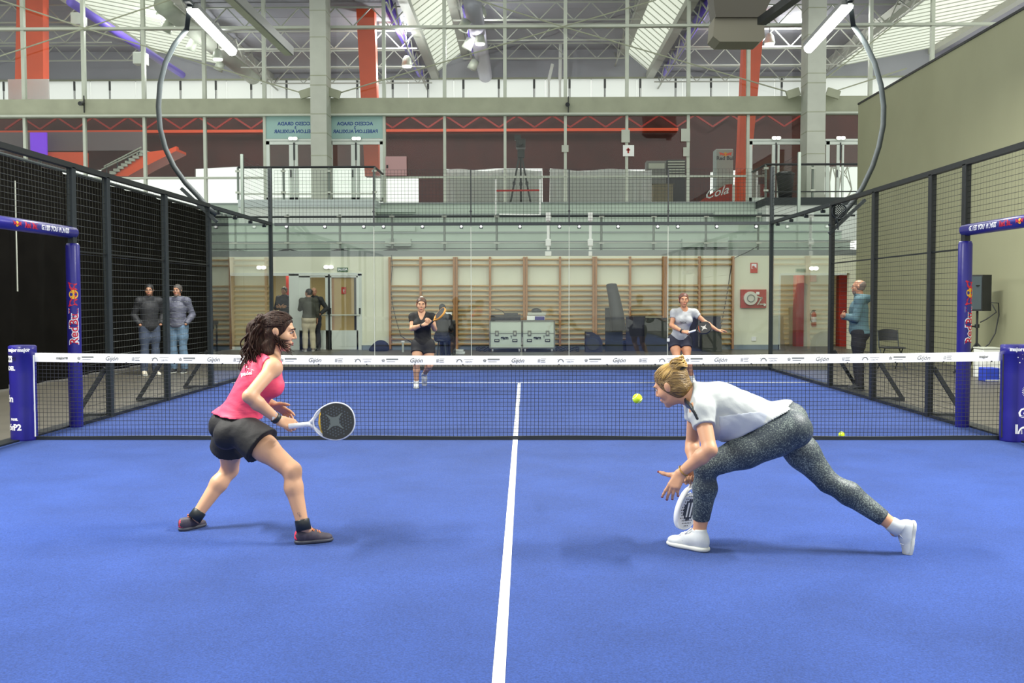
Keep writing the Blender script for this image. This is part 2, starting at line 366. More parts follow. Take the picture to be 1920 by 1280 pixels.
def hair_cap(P, root, m, h, inf=.010, front=.055, tilt=(0, .80, -.60), low=-.075, extra=None, k=.02, name='hair', noise=0):
    """scalp hair: skull enlarged, cut along the hairline and the nape; extra = more locks"""
    W, R, s = P.W, P.Rh, P.hs; S = SDF(); i = inf * s
    n = nrm(V(tilt)) @ R; pl = [(W(0, front, .055), n), (W(0, 0, low), V(0, 0, -1) @ R)]
    S.ell(W(0, -.0225, .037), (.074 * s + i, .094 * s + i, .080 * s + i), R, '', k, pl); S.ell(W(0, -.018, -.01), (.068 * s + i, .078 * s + i, .075 * s + i), R, '', k, pl)
    if extra: S.p += extra
    return sobj(name, sdf_mesh(S.p, h, noise=noise), m, root)
def shoe(root, an, heel, toe, up, m_up, m_sole, s=1.0, m_lace=None, m_tab=None, h=.008, high=False, name='shoe'):
    """heel/toe: ground-level ends of the shoe; up: out of the instep"""
    heel, toe = V(heel), V(toe); y = nrm(toe - heel); u = V(up); u = nrm(u - y * (u @ y)); x = np.cross(y, u); R = np.array([x, y, u]); L = np.linalg.norm(toe - heel)
    W = lambda a, b, c: heel + L * (a * x + b * y + c * u)
    S = SDF(); E = lambda a, b, c, r1, r2, r3, k=.03: S.ell(W(a, b, c), (r1 * L, r2 * L, r3 * L), R, '', k)
    E(0, .17, .16, .135, .165, .16); E(0, .45, .16, .155, .27, .165); E(0, .76, .11, .165, .22, .110); E(0, .20, .27, .128, .15, .13); E(0, .36, .24, .125, .16, .12)
    S.cap(W(0, .22, .26), W(0, .45, .22), .10 * L, .11 * L, '', .03)
    if high: S.cap(W(0, .18, .25), W(0, .2, .42), .115 * L, .118 * L, '', .02)
    top = W(0, 0, .44 if high else .36)
    o = sobj(name, sdf_mesh(S.p, h, cuts=[(W(0, 0, .03), -u), (top, u)]), m_up, root)
    S2 = SDF(); e2 = lambda b, r1, r2: S2.ell(W(0, b, .05), (r1 * L, r2 * L, .085 * L), R, '', .03)
    e2(.17, .155, .18); e2(.45, .165, .3); e2(.74, .185, .27)
    sobj('sole', sdf_mesh(S2.p, h, cuts=[(W(0, 0, .0), -u), (W(0, 0, .095), u)]), m_sole, o)
    if m_lace:
        mb = MB()
        el = [(.45, .16, .155, .27, .165), (.76, .11, .165, .22, .110), (.36, .24, .125, .16, .12)]
        def tc(a, b): return .014 + max([ec + r3 * math.sqrt(max(0, 1 - (a / r1) ** 2 - ((b - eb) / r2) ** 2)) for eb, ec, r1, r2, r3 in el])
        for i in range(5):
            b = .38 + .065 * i; mb.tube([W(a, b + (.03 if i % 2 else -.0) * a * 4, tc(a, b)) for a in (-.095, -.06, -.02, .02, .06, .095)], .014 * L, 6)
        for q in (-1, 1): mb.tube([W(0, .40, tc(0, .40) + .01), W(.06 * q, .38, tc(0, .4) + .07), W(.13 * q, .42, tc(.1, .4) + .06), W(.13 * q, .48, tc(.1, .45) + .02), W(.03 * q, .43, tc(0, .43) + .015)], .014 * L, 6); mb.tube([W(0, .42, tc(0, .42) + .012), W(.08 * q, .50, tc(.08, .5) + .03), W(.15 * q, .54, .17)], .012 * L, 6)
        part('laces', mb, m_lace, o, smooth=True)
    if m_tab:
        S3 = SDF(); S3.ell(W(0, .17, .17), (.142 * L, .172 * L, .168 * L), R, '', .02); S3.ell(W(0, .18, .28), (.122 * L, .145 * L, .12 * L), R, '', .02)
        sobj('heel_counter', sdf_mesh(S3.p, h, cuts=[(W(0, 0, .10), -u), (W(0, .21, .12), nrm(y - .30 * u)), (W(0, 0, .355), u)]), m_tab, o)
    return o
def racket(name, label, butt, tip, nz, m_face, m_rim, m_handle, m_bridge=None, mark=None, holes=True, L0=.455, m_mark=None, rim=.019):
    """padel racket: handle, throat arms, rim, perforated face; butt->tip axis, nz = face normal"""
    butt, tip = V(butt), V(tip); y = nrm(tip - butt); z = V(nz); z = nrm(z - y * (z @ y)); x = np.cross(y, z); k = np.linalg.norm(tip - butt) / L0
    W = lambda a, b, c=0: butt + k * (a * x + b * y + c * z)
    t = thing(name, label, 'racket', tuple(butt))
    def out(a, w=.130, bt=.150, tp=.137, cy=.318):
        sx, cyy = math.sin(a), math.cos(a); b = tp if cyy > 0 else bt; ww = w * (1 if cyy > 0 else (1 - .16 * (-cyy)))
        return ww * math.copysign(abs(sx) ** .88, sx), cy + b * math.copysign(abs(cyy) ** .94, cyy)
    N = 48; ring = [out(2 * math.pi * i / N) for i in range(N)]
    part('handle', MB().tube([W(0, .0), W(0, .004), W(0, .13), W(0, .150)], [.0155 * k, .0185 * k, .0175 * k, .0185 * k], 12), m_handle, t, smooth=True)
    pts = [W(a, b) for a, b in ring] + [W(*ring[0])]
    mb = MB(); th = rim   # rim: rounded-rectangle section swept round the head
    prof = [(-.003, th), (.003, th * .9), (.005, 0), (.003, -th * .9), (-.003, -th), (-.008, -th * .7), (-.008, th * .7)]; n = len(prof); vs = []
    for i in range(N):
        p = V(*ring[i]); q = V(*ring[(i + 1) % N]) - V(*ring[i - 1]); nn = nrm(V(-q[1], q[0])) * -1; nn = nn if nn @ (p - V(0, .318)) > 0 else -nn
        for (u, c) in prof: vs.append(W(p[0] + nn[0] * u, p[1] + nn[1] * u, c))
    mb.add(vs, [(i * n + j, i * n + (j + 1) % n, ((i + 1) % N) * n + (j + 1) % n, ((i + 1) % N) * n + j) for i in range(N) for j in range(n)]); part('rim', mb, m_rim, t, smooth=True)
    mb = MB()
    for q in (-1, 1): mb.tube([W(0, .140), W(.022 * q, .165), W(.066 * q, .208), W(.096 * q, .240)], [.016 * k, .013 * k, .012 * k, .013 * k], 8)
    part('throat', mb, m_rim, t, smooth=True)
    mb = MB().tube([W(-.088, .232), W(0, .214), W(.088, .232)], .012 * k, 8); part('bridge', mb, m_bridge or m_rim, t, smooth=True)
    fc = [(a * .96, max(.222 if abs(a) < .06 else .228, .318 + (b - .318) * .97)) for a, b in ring]
    mb = MB().prism([W(a, b, -.017) for a, b in fc], k * .034 * z); face = part('face', mb, m_face, t)
    if holes:
        mb = MB()
        for i in range(-5, 6):
            for j in range(-6, 7):
                a = .0205 * i + (.01025 if j % 2 else 0); b = .318 + .0185 * j; dx = a / .112; dy = (b - .318) / (.118 if b > .318 else .105)
                if dx * dx + dy * dy < .92 and not (mark == 'star' and abs(a) < .03 and abs(b - .318) < .03) and not (mark == 'bars' and abs(dx) < .55 and abs(dy) < .55):
                    for c in (1, -1): mb.cyl(W(a, b, .016 * c), W(a, b, .0176 * c), .0052 * k, 8)
        part('perforation', mb, mat('hole_dark', (12, 14, 18), .8) if mark != 'star' else mat('hole_grey', (64, 74, 84), .5), face, kind='stuff')
    if mark == 'star':
        mb = MB()
        for c in (1, -1):
            for a0 in (45, 135):
                d = math.radians(a0); e = V(math.cos(d), math.sin(d)); pq = V(-e[1], e[0])
                for sgn in (-1, 1):
                    P4 = [V(0, .318) + e * .018 * sgn + pq * .012, V(0, .318) + e * .075 * sgn + pq * .003, V(0, .318) + e * .075 * sgn - pq * .003, V(0, .318) + e * .018 * sgn - pq * .012]
                    mb.prism([W(p[0], p[1], .0172 * c) for p in P4], z * .0012 * c * k)
            mb.prism([W(.034 * math.cos(math.radians(a)), .318 + .034 * math.sin(math.radians(a)), .0172 * c) for a in range(22, 382, 45)], z * .001 * c * k)
        part('emblem', mb, m_mark, face)
    if mark == 'bars':
        mb = MB()
        for c in (1, -1):
            zz = [W(.072 * math.cos(a) * (1 + .10 * math.cos(14 * a)), .318 + .072 * math.sin(a) * (1 + .10 * math.cos(14 * a)), .0172 * c) for a in np.linspace(0, 2 * math.pi, 84, endpoint=False)]; mb.prism(zz, z * .0012 * c * k)
        part('emblem', mb, m_mark, face)
        mb = MB()
        for c in (1, -1):
            for q in (-.022, .022): mb.prism([W(q + a, b, .0186 * c) for a, b in ((-.010, .268), (.010, .268), (.010, .368), (-.010, .368))], z * .0008 * c * k)
        part('stripe', mb, m_face, face)
    return t
# ------------------------------------------------------------------ palette
M_turf = mat('blue_turf', (45, 69, 136), .95, var=.30, scale=110, bump=.5, bscale=420, spec=.1, det=6)
def turf_patch(m):
    nt = m.node_tree; b = nt.nodes['Principled BSDF']; src = b.inputs['Base Color'].links[0].from_socket
    tc = nt.nodes.new('ShaderNodeTexCoord'); n = nt.nodes.new('ShaderNodeTexNoise'); n.inputs['Scale'].default_value = 1.6; n.inputs['Detail'].default_value = 5
    nt.links.new(tc.outputs['Object'], n.inputs['Vector']); mr = nt.nodes.new('ShaderNodeMapRange'); mr.inputs[1].default_value = .3; mr.inputs[2].default_value = .7; mr.inputs[3].default_value = .84; mr.inputs[4].default_value = 1.10
    nt.links.new(n.outputs['Fac'], mr.inputs[0]); mx = nt.nodes.new('ShaderNodeMix'); mx.data_type = 'RGBA'; mx.blend_type = 'MULTIPLY'; mx.inputs['Factor'].default_value = 1
    nt.links.new(src, mx.inputs['A']); nt.links.new(mr.outputs[0], mx.inputs['B']); nt.links.new(mx.outputs['Result'], b.inputs['Base Color'])
turf_patch(M_turf)
_b = M_turf.node_tree.nodes['Principled BSDF']; _b.inputs['Sheen Weight'].default_value = .15; _b.inputs['Sheen Roughness'].default_value = .5; _b.inputs['Sheen Tint'].default_value = (.62, .74, 1, 1)
M_white = mat('white_paint', (238, 240, 236), .6, var=.04, scale=5)
M_line = mat('white_turf_line', (236, 240, 244), .95, var=.10, scale=150, bump=.4, bscale=300)
M_floor = mat('dark_floor', (92, 88, 78), .42, var=.12, scale=2, bump=.05, bscale=30)
M_black = mat('black_steel', (30, 34, 36), .45, var=.1, scale=6)
M_steel = mat('dark_green_steel', (38, 46, 48), .6, var=.1, scale=4)
M_net = mat('black_cord', (22, 24, 34), .8)
M_wire = mat('black_wire', (26, 28, 30), .35, metal=.3)
M_wirel = mat('galvanised_wire', (92, 94, 84), .3, metal=.6)
M_wall = mat('cream_wall', (226, 229, 206), .7, var=.03, scale=1.5, bump=.05, bscale=40)
M_skirt = mat('blue_grey_skirting', (128, 142, 152), .6, var=.06, scale=4)
M_conc = mat('concrete', (160, 164, 142), .8, var=.08, scale=2, bump=.1, bscale=25)
M_concl = mat('pale_concrete', (186, 190, 178), .8, var=.06, scale=2, bump=.1, bscale=25)
M_step = mat('pale_green_concrete', (176, 190, 178), .75, var=.07, scale=1.2, bump=.08, bscale=20, stretch=(.3, 1, 2))
M_kerb = mat('grey_kerb', (138, 146, 144), .8, var=.08, scale=1.5, stretch=(.3, 1, 1))
M_alu = mat('aluminium', (186, 192, 178), .45, metal=.2, var=.04, scale=3)
M_orange = mat('orange_steel', (250, 92, 46), .5, var=.05, scale=2)
M_red = mat('red_paint', (168, 40, 30), .5, var=.08, scale=4)
M_maroon = mat('maroon_wall', (76, 22, 14), .6, var=.25, scale=.8)
M_deck = mat('grey_roof_deck', (160, 160, 172), .8, var=.08, scale=.6, stretch=(1, .2, 1))
M_truss = mat('pale_truss_steel', (186, 188, 178), .5)
M_purple = mat('violet_light_tint', (126, 100, 236), .4)  # violet light on the roof pipes put into their base colour, nothing emits
M_wood = mat('pine_bar', (186, 152, 98), .5, var=.18, scale=6, stretch=(.2, 6, 6))
M_woodd = mat('brown_upright', (166, 118, 70), .5, var=.15, scale=5, stretch=(6, 6, .3))
M_blue = mat('blue_vinyl', (42, 38, 132), .32, var=.06, scale=4, bump=.12, bscale=9)
M_cloth_black = mat('black_drape', (15, 14, 12), .95, var=.2, scale=3, spec=.05)
M_tarp = mat('beige_grey_wall', (156, 157, 127), .75, var=.04, scale=.7, bump=.25, bscale=1.3)
M_grey = mat('grey_plastic', (120, 122, 118), .5); M_dark = mat('charcoal', (40, 42, 44), .6, var=.1, scale=5)
M_rail = mat('grey_rail', (110, 120, 112), .4, metal=.4)
G_court = glass('court_glass', (.965, .985, .97), 1.0, 1.5); G_fac = glass('facade_glass', (.95, .97, .95), .65, 1.4); G_door = glass('door_glass', (.965, .98, .965), .8, 1.35)
M_frost = translucent('frosted_pane', (252, 252, 252), .9); M_sky = translucent('skylight_sheet', (253, 253, 248), .92)
M_lens = mat('lit_lens', (255, 252, 235), .3, emit=9); M_lens2 = mat('emergency_lens', (255, 253, 240), .3, emit=2.2)
M_greent = mat('green_sign', (30, 96, 52), .5); M_ink = mat('grey_ink', (104, 106, 104), .7); M_navyink = mat('navy_ink', (40, 70, 140), .7)
M_rbred = mat('logo_red', (206, 30, 60), .5); M_rbyel = mat('logo_yellow', (246, 190, 40), .5); M_txtw = mat('white_print', (240, 240, 244), .5); M_blackink = mat('black_ink', (26, 26, 28), .7)
def rect(x0, y0, x1, y1, Y, dy=.05):
    a, b = at(x0, y1, Y), at(x1, y0, Y); return (a.x, Y, a.z), (b.x, Y + dy, b.z)
def xz(px, py, Y): p = at(px, py, Y); return p.x, p.z
def sc(Y): return FPX / (Y + 10.37)

# ------------------------------------------------------------------ setting: ground
WY, FY, RY = 18.2, 22.6, 34.0
struct('floor', MB().box((-13, -14, -.1), (14, WY + 6, 0)), M_floor)
ct = struct('floor_court', MB().box((-5.12, -12, 0), (5.12, 10.0, .012)), M_turf)
for nm, lo, hi in (('line_centre', (-.03, -6.95, .0125), (.02, 6.95, .0155)), ('line_service', (-5, 6.925, .0125), (5, 6.975, .0155)), ('line_service_near', (-5, -6.975, .0125), (5, -6.925, .0155))):
    o = struct('court_line', MB().box(lo, hi), M_line, ct)
struct('trim_1', MB().box((-5.30, -12, 0), (-5.12, 10.1, .03)).box((5.12, -12, 0), (5.30, 10.1, .03)), M_black)
# back wall with the two openings, skirting
X0 = lambda px, Y=WY: at(px, 600, Y).x
zt = at(600, 481, WY).z; zo = at(600, 514, WY).z
mb = MB()
for a, b, z0, z1 in ((360, 427, 0, zt), (427, 677, zo, zt), (677, 1462, 0, zt), (1462, 1592, zo, zt), (1592, 1700, 0, zt)): mb.box((X0(a), WY, z0), (X0(b), WY + .2, z1))
struct('wall_back', mb, M_wall)
mb = MB()
for a, b in ((360, 426), (678, 1461)): mb.box((X0(a), WY - .02, 0), (X0(b), WY, .13))
struct('baseboard_back', mb, M_skirt)
# corridor behind the back wall
struct('wall_corridor', MB().box((-10, 21.2, 0), (12, 21.35, 2.6)), mat('ochre_corridor', (196, 178, 132), .7, var=.05, scale=2))
struct('ceiling_corridor', MB().box((-10, WY + .2, 2.5), (12, 21.3, 2.58)), M_conc)
for nm, a, b, m in (('pillar', 537, 546, M_red), ('pillar', 1493, 1507, M_red), ('pillar', 1575, 1587, M_red)):
    struct('trim_2', MB().box((X0(a, 19.8), 19.8, 0), (X0(b, 19.8), 20.2, 2.5)), m)
struct('wall_corridor_white', MB().box((X0(1507, 19.9), 19.9, 0), (X0(1563, 19.9), 20.05, 2.5)), M_wall)
for x in (-6.6, 7.2): area('corridor_fill', (x, 19.6, 2.45), 2.2, .4, 26, (1, .93, .78))  # unseen fill lights added so the corridor does not go dark
# right-hand wall and left curtain
xr = 9.45; ztop = at(1589, 197, WY).z
struct('wall_right', MB().box((xr, -14, 0), (xr + .2, WY, ztop)), M_tarp)
struct('trim_3', MB().box((xr - .02, -14, ztop), (xr + .22, WY, ztop + .05)), M_black)
cu = thing('black_curtain', 'tall black drape hanging along the left side of the hall behind the fence', 'curtain', (-8.35, 4, 0))
N = 110; rows = []
for i in range(N + 1):
    y = -13 + (WY - .1 + 13) * i / N
    rows.append([(-8.35 + .07 * math.sin(i * 1.9) + .03 * math.sin(i * .7 + k), y, z) for k, z in enumerate((0.02, 1.2, 2.6, 3.78))])
m = MB().grid(rows); n0 = len(m.v); m.add([(x - .03, y, z) for x, y, z in m.v], [tuple(q[::-1]) for q in m.f]); part('drape', m, M_cloth_black, cu, smooth=True)
part('curtain_rail', MB().tube([(-8.37, -13, 3.82), (-8.37, WY - .1, 3.82)], .03, 8), M_steel, cu)
for Y, z0, z1 in ((-.2, .9, 2.35), (1.5, 1.1, 2.9), (4.1, .8, 2.3), (6.0, 1.6, 3.4)):
    part('pole', MB().cyl((-8.22, Y, z0), (-8.22, Y, z1), .012, 6), M_concl, cu, 'pale pole glimpsed between the black drapes')

# ------------------------------------------------------------------ stand above the back wall
bl = struct('trim_4'); ys = [WY, 18.75, 19.55, 20.35, 21.15, 21.95]; pyb = [481, 468, 451.5, 434, 417, 400]; prev = zt
xl, xrr = -10.4, 9.45
for i in range(6):
    z1 = at(900, [468, 451.5, 434, 417, 400, 379][i], ys[i]).z
    struct('step', MB().box((xl, ys[i], prev - (.02 if i else 0)), (xrr, FY + .3, z1 - .02 if i < 5 else z1)), M_kerb if i == 0 else M_step, bl)
    if i: struct('nosing', MB().box((xl, ys[i] - .03, z1 - .05), (xrr, ys[i] + .02, z1 - .005)), M_kerb, bl)
    prev = z1
ZF = prev
for (a, b, c, d, i) in ((770, 447, 722, 461, 1), (1280, 447, 1365, 463, 1), (700, 424, 778, 434, 3), (1340, 396, 1420, 406, 4), (690, 390, 778, 398, 4)):
    lo, hi = rect(min(a, c), b, max(a, c), d, ys[i] - .25, .3); o = tag(part('bench', MB().box(lo, hi), M_step, None), 'loose pale plank bench lying on the %s' % {770: 'lowest tier of the stand, left of centre', 1280: 'lowest tier of the stand, right of centre', 700: 'middle tier of the stand, left', 1340: 'upper tier of the stand, right', 690: 'upper tier of the stand, left'}[a], 'bench', 'plank benches on the stand')
# guard rail along the front of the stand
gr = thing('guard_rail', 'grey steel guard rail of posts and long bars along the front edge of the stand', 'railing', (0, 18.4, zt))
YG = 18.42; posts = [343, 441] + [539 + 98.1 * k for k in range(12)]
for px in posts:
    x, z1 = xz(px, 402, YG); part('post', MB().cyl((x, YG, zt), (x, YG, z1), .032, 10), M_rail, gr); part('foot_plate', MB().cyl((x, YG - .02, zt), (x, YG - .02, zt + .16), .075, 10, .05), M_rail, gr)
    for py in (406, 455.5): q = at(px, py, YG); part('bracket', MB().cbox((q.x, YG - .05, q.z), (.15, .05, .045)), M_concl, gr)
for py, r, m in ((406, .028, M_steel), (455.5, .014, M_concl), (466, .012, M_steel)):
    z = at(900, py, YG).z; part('bar', MB().tube([(xl, YG - .05, z), (xrr, YG - .05, z)], r, 8), m, gr)
# cables draped along the rail
mb = MB(); pts = []
for i in range(0, 61):
    px = 400 + 345 * i / 60; s = abs(math.sin((px - 441) / 98.1 * math.pi)); q = at(px, 467 + 7 * s, YG - .08); pts.append(q)
mb.tube(pts, .02, 6); mb.tube([p + Vector((0, -.02, -.05 * (i % 9) / 9)) for i, p in enumerate(pts)], .012, 6)
tag(part('cable', mb, M_black, None, smooth=True), 'black cables sagging in loops along the stand rail above the glass doors', 'cable')
tag(part('cable', MB().tube([at(x, y, WY - .12) for x, y in ((1422, 461), (1400, 473), (1378, 483), (1371, 500), (1365, 540), (1358, 580), (1350, 620))], .012, 6), M_black, None), 'black cable hanging from the stand rail down the right end of the wall bars', 'cable')
tag(part('cable', MB().tube([at(x, y, WY - .14) for x, y in ((734, 478), (736, 500), (732, 540), (737, 575), (744, 605), (752, 630), (772, 642))], .010, 6), M_black, None), 'black cable hanging down the left end of the wall bars', 'cable')
for px, wh in ((1028, 'left'), (1107, 'right')):
    br = thing('basket_bracket', 'white folded steel bracket standing before the stand rail, %s of the pair' % wh, 'bracket', tuple(at(px, 481, YG - .15)), 'white brackets at the stand rail')
    for a, b, wd in ((403, 486, 5), ): lo, hi = rect(px - wd / 2, a, px + wd / 2, b, YG - .2, .08); part('mast', MB().box(lo, hi), M_white, br)
    for a, b, wd in ((398, 414, 9), (448, 461, 10), (471, 480, 12 if wh == 'left' else 7)): lo, hi = rect(px - wd / 2, a, px + wd / 2, b, YG - .24, .1); part('clamp', MB().bbox(lo, hi, .015), M_white, br)

# ------------------------------------------------------------------ glazed facade, pillars, beam
Xf = lambda px: at(px, 300, FY).x
zf = lambda py: at(960, py, FY).z
struct('beam_concrete', MB().box((-27, FY - .15, zf(213.5)), (xrr + 7, FY + .5, zf(184))), M_conc)
struct('trim_5', MB().box((-27, FY - .2, zf(217)), (xrr + 7, FY - .02, zf(213.5))), M_alu)
for px0, px1 in ((583, 613), (1513, 1547)):
    p = struct('pillar', MB().box((at(px0, 300, 21.7).x, 21.7, ZF - 1), (at(px1, 300, 21.7).x, 22.5, 15)), M_concl)
    for py in (142, 160, 214, 250, 292, 70, 20):
        struct('joint', MB().box((at(px0, 300, 21.7).x - .004, 21.694, at(600, py, 21.7).z), (at(px1, 300, 21.7).x + .004, 22.5, at(600, py, 21.7).z + .025)), M_conc, p)
win = struct('window_1'); mull = [-515, -402, -290, -178, -65, 48, 160, 272, 385, 497, 609, 721, 834, 947, 1060, 1175, 1290, 1402, 1515, 1630, 1745]
for i, px in enumerate(mull):
    x = Xf(px)
    struct('mullion', MB().box((x - .055, FY - .05, zf(184)), (x + .055, FY + .1, 14)), M_alu, win)
    if px not in (609, 1515): struct('mullion', MB().box((x - .045, FY - .05, ZF), (x + .045, FY + .08, zf(215))), M_alu, win)
struct('rail', MB().box((-27, FY - .1, zf(52.5)), (17, FY + .1, zf(48))), M_alu, win)
for a, b in ((-27, Xf(497)), (Xf(721), Xf(1402))): struct('rail', MB().box((a, FY - .06, zf(333.5)), (b, FY + .06, zf(330))), M_alu, win)
for i in range(len(mull) - 1):
    x0, x1 = Xf(mull[i]) + .05, Xf(mull[i + 1]) - .05
    struct('pane', MB().box((x0, FY + .02, zf(184)), (x1, FY + .03, 14)), G_fac, win); struct('pane', MB().box((x0, FY + .02, ZF), (x1, FY + .03, zf(217))), G_fac, win)
# bracing rods between the pillars
rods = [((617, 180), (1055, 50)), ((1055, 50), (1230, 0)), ((885, -3), (1055, 50)), ((1055, 50), (1497, 178)), ((-30, 115), (160, 53)), ((160, 53), (330, -4)), ((-30, -10), (160, 53)), ((160, 53), (578, 178)), ((1550, 176), (1700, 128)), ((1547, 148), (1690, 36))]
rb = struct('trim_6')
for a, b in rods: struct('rod', MB().cyl(at(*a, 22.3), at(*b, 22.3), .022, 6), M_conc, rb)
for px, q in ((574, -1), (626, 1), (1487, -1), (1562, 1)): c = at(px, 175, 22.2); struct('gusset', MB().obox(c, (.42, .12, .26), (math.cos(.3), 0, -q * -math.sin(.3) * -1), (0, 1, 0), (q * math.sin(.3), 0, math.cos(.3))), M_conc, rb)

# ------------------------------------------------------------------ hall behind the facade
struct('floor_upper', MB().box((-29, FY + .3, ZF - .3), (20, RY + 1, ZF - .01)), mat('dark_red_floor', (60, 40, 38), .4))
YW = 33.0
zz = lambda py, Y=YW: at(960, py, Y).z
prof = [(-560, 318), (190, 318), (190, 331), (365, 331), (365, 316), (440, 312), (720, 312), (720, 330), (785, 334), (785, 380), (830, 380), (835, 316), (880, 319), (930, 315), (1017, 315), (1018, 380), (1030, 380), (1031, 315), (1080, 320), (1150, 317), (1222, 317), (1223, 380), (1330, 380), (1332, 322), (1398, 317), (1399, 380), (1515, 380), (1516, 312), (1700, 312), (1700, 200), (-560, 200)]
struct('wall_far', MB().prism([(at(px, py, YW).x, YW, at(px, py, YW).z if py != 380 else ZF) for px, py in prof], (0, .15, 0)), M_maroon)
lo, hi = rect(-260, 238, 1700, 251, YW - .9, .5); struct('beam_orange', MB().box((-23, YW - .9, lo[2]), (Xf(1285) + 1.2, YW - .4, hi[2])), M_orange)
tr = struct('trim_7')
for i in range(46):   # red lattice girder over the orange beam
    xa = -22 + i * .75; za, zb = zz(216, YW - .7), zz(238, YW - .7)
    struct('lattice', MB().bar((xa, YW - .6, za if i % 2 else zb), (xa + .75, YW - .6, zb if i % 2 else za), .07), M_red, tr)
for pts, Y in (([(665, -40), (700, -40), (711, 330), (684, 330)], 24.2), ([(1400, -40), (1441, -40), (1402, 378), (1381, 378)], 24.4), ([(32, -40), (80, -40), (81, 190), (27, 190)], 25.4)):
    struct('column_orange', MB().prism([at(*p, Y) for p in pts], (0, .45, 0)), M_orange)
tp = mat('grey_inner_wall', (120, 108, 112), .7)
lo, hi = rect(-100, 247, 272, 283, YW - 1.6, .1); struct('wall_grey', MB().box((lo[0], lo[1], lo[2]), hi), tp)
lo, hi = rect(57, 248, 87, 290, YW - 2.2, .08); ts = thing('screen', 'violet lit screen before the grey wall behind the upper left windows', 'screen', ((lo[0] + hi[0]) / 2, lo[1], ZF)); part('panel', MB().box(lo, hi), mat('violet_screen', (122, 50, 226), .4, emit=.35), ts); part('stand', MB().box(((lo[0] + hi[0]) / 2 - .06, hi[1], ZF - .01), ((lo[0] + hi[0]) / 2 + .06, hi[1] + .08, hi[2])), M_dark, ts)
# clerestory: frosted panes and dark posts
cl = struct('window_2')
zc0, zc1 = at(960, 195, RY).z, at(960, 148.5, RY).z
for i in range(22):
    x0 = -25 + i * 2; struct('pane', MB().box((x0, RY, zc0), (x0 + 1.97, RY + .03, zc1)), M_frost, cl)
struct('rail', MB().box((-25, RY - .05, zc1), (19, RY + .05, zc1 + .07)), M_conc, cl); struct('wall_gable', MB().box((-26, RY + .1, zc1), (24, RY + .2, 12.5)), M_deck); struct('pane', MB().box((at(15, 170, 24.6).x, 24.6, at(9, 190, 24.6).z), (at(92, 170, 24.6).x, 24.63, at(9, 148.5, 24.6).z)), M_frost, cl)
for k in range(24):
    px = 7 + 66.3 * k; x = at(px, 170, RY - .25).x; z1, z2, z3 = (at(960, q, RY - .25).z for q in (149, 166, 186))
    struct('post', MB().cyl((x, RY - .25, z2), (x, RY - .25, z1), .05, 8), M_dark, cl); struct('post', MB().cyl((x - .02, RY - .25, z3), (x - .02, RY - .25, z2), .018, 6).cyl((x + .03, RY - .25, z3), (x + .03, RY - .25, z2), .012, 6), M_dark, cl)
# roof: decks, sloping skylights with ribs, lattice joists
rf = struct('ceiling'); ry0, ry1 = 20.0, 35.6
Z1, Z2 = 11.3, 12.3
decks = [(-26, -16.2, Z2), (-11.1, -3.83, Z1), (-2.52, 4.38, Z2), (5.55, 12.7, Z1), (17.8, 24, Z2)]
for a, b, z in decks:
    n = 6
    for i in range(n):
        y0 = ry0 + (ry1 - ry0) * i / n; struct('deck_panel', MB().box((a, y0, z), (b, y0 + (ry1 - ry0) / n - .02, z + .12)), M_deck, rf)
    for x in (a, b): struct('gutter', MB().box((x - .16, ry0, z - .28), (x + .16, ry1, z - .02)), M_truss, rf)
for xa, za, xb, zb in ((-16.2, Z2, -11.1, Z1), (-3.83, Z1, -2.52, Z2), (4.38, Z2, 5.55, Z1), (12.7, Z1, 17.8, Z2)):
    struct('skylight', MB().prism([(xa, ry0, za), (xb, ry0, zb), (xb, ry0, zb + .03), (xa, ry0, za + .03)], (0, ry1 - ry0, 0)), M_sky, rf)
    rib = MB().bar((xa, 0, za - .03), (xb, 0, zb - .03), .028, .03).mesh('rib', M_concl)
    for i in range(24):
        o = inst('rib', rib, (0, ry0 + .2 + .65 * i, 0), rf); o['kind'] = 'structure'
ch = {}
for Y in (23.6, 26.6, 29.5, 32.5):
    for a, b, z in decks[:4]:
        jo = struct('joist'); x0, x1 = a, b
        struct('chord', MB().bar((x0, Y, z - .75), (x1, Y, z - .75), .05, .05), M_truss, jo); struct('chord', MB().bar((x0, Y, z - .12), (x1, Y, z - .12), .05, .05), M_truss, jo)
        n = max(6, round((x1 - x0) / .62)); d = (x1 - x0) / n
        for i in range(n):
            key = (i % 2, round(d, 4))
            if key not in ch: ch[key] = MB().bar((0, 0, 0 if i % 2 else .63), (d, 0, .63 if i % 2 else 0), .035, .035).mesh('diagonal', M_truss)
            o = inst('diagonal', ch[key], (x0 + i * d, Y, z - .75), jo); o['kind'] = 'structure'
for a, b, z in decks[1:4]:   # longitudinal lattice girders along the deck edges
    for x in (a + .35, b - .35):
        jo = struct('girder')
        for i in range(13):
            y = 21 + i * 1.1; struct('web', MB().bar((x, y, z - .7 if i % 2 else z - .1), (x, y + 1.1, z - .1 if i % 2 else z - .7), .04), M_truss, jo)
        struct('chord', MB().bar((x, 21, z - .72), (x, 35.3, z - .72), .05), M_truss, jo)
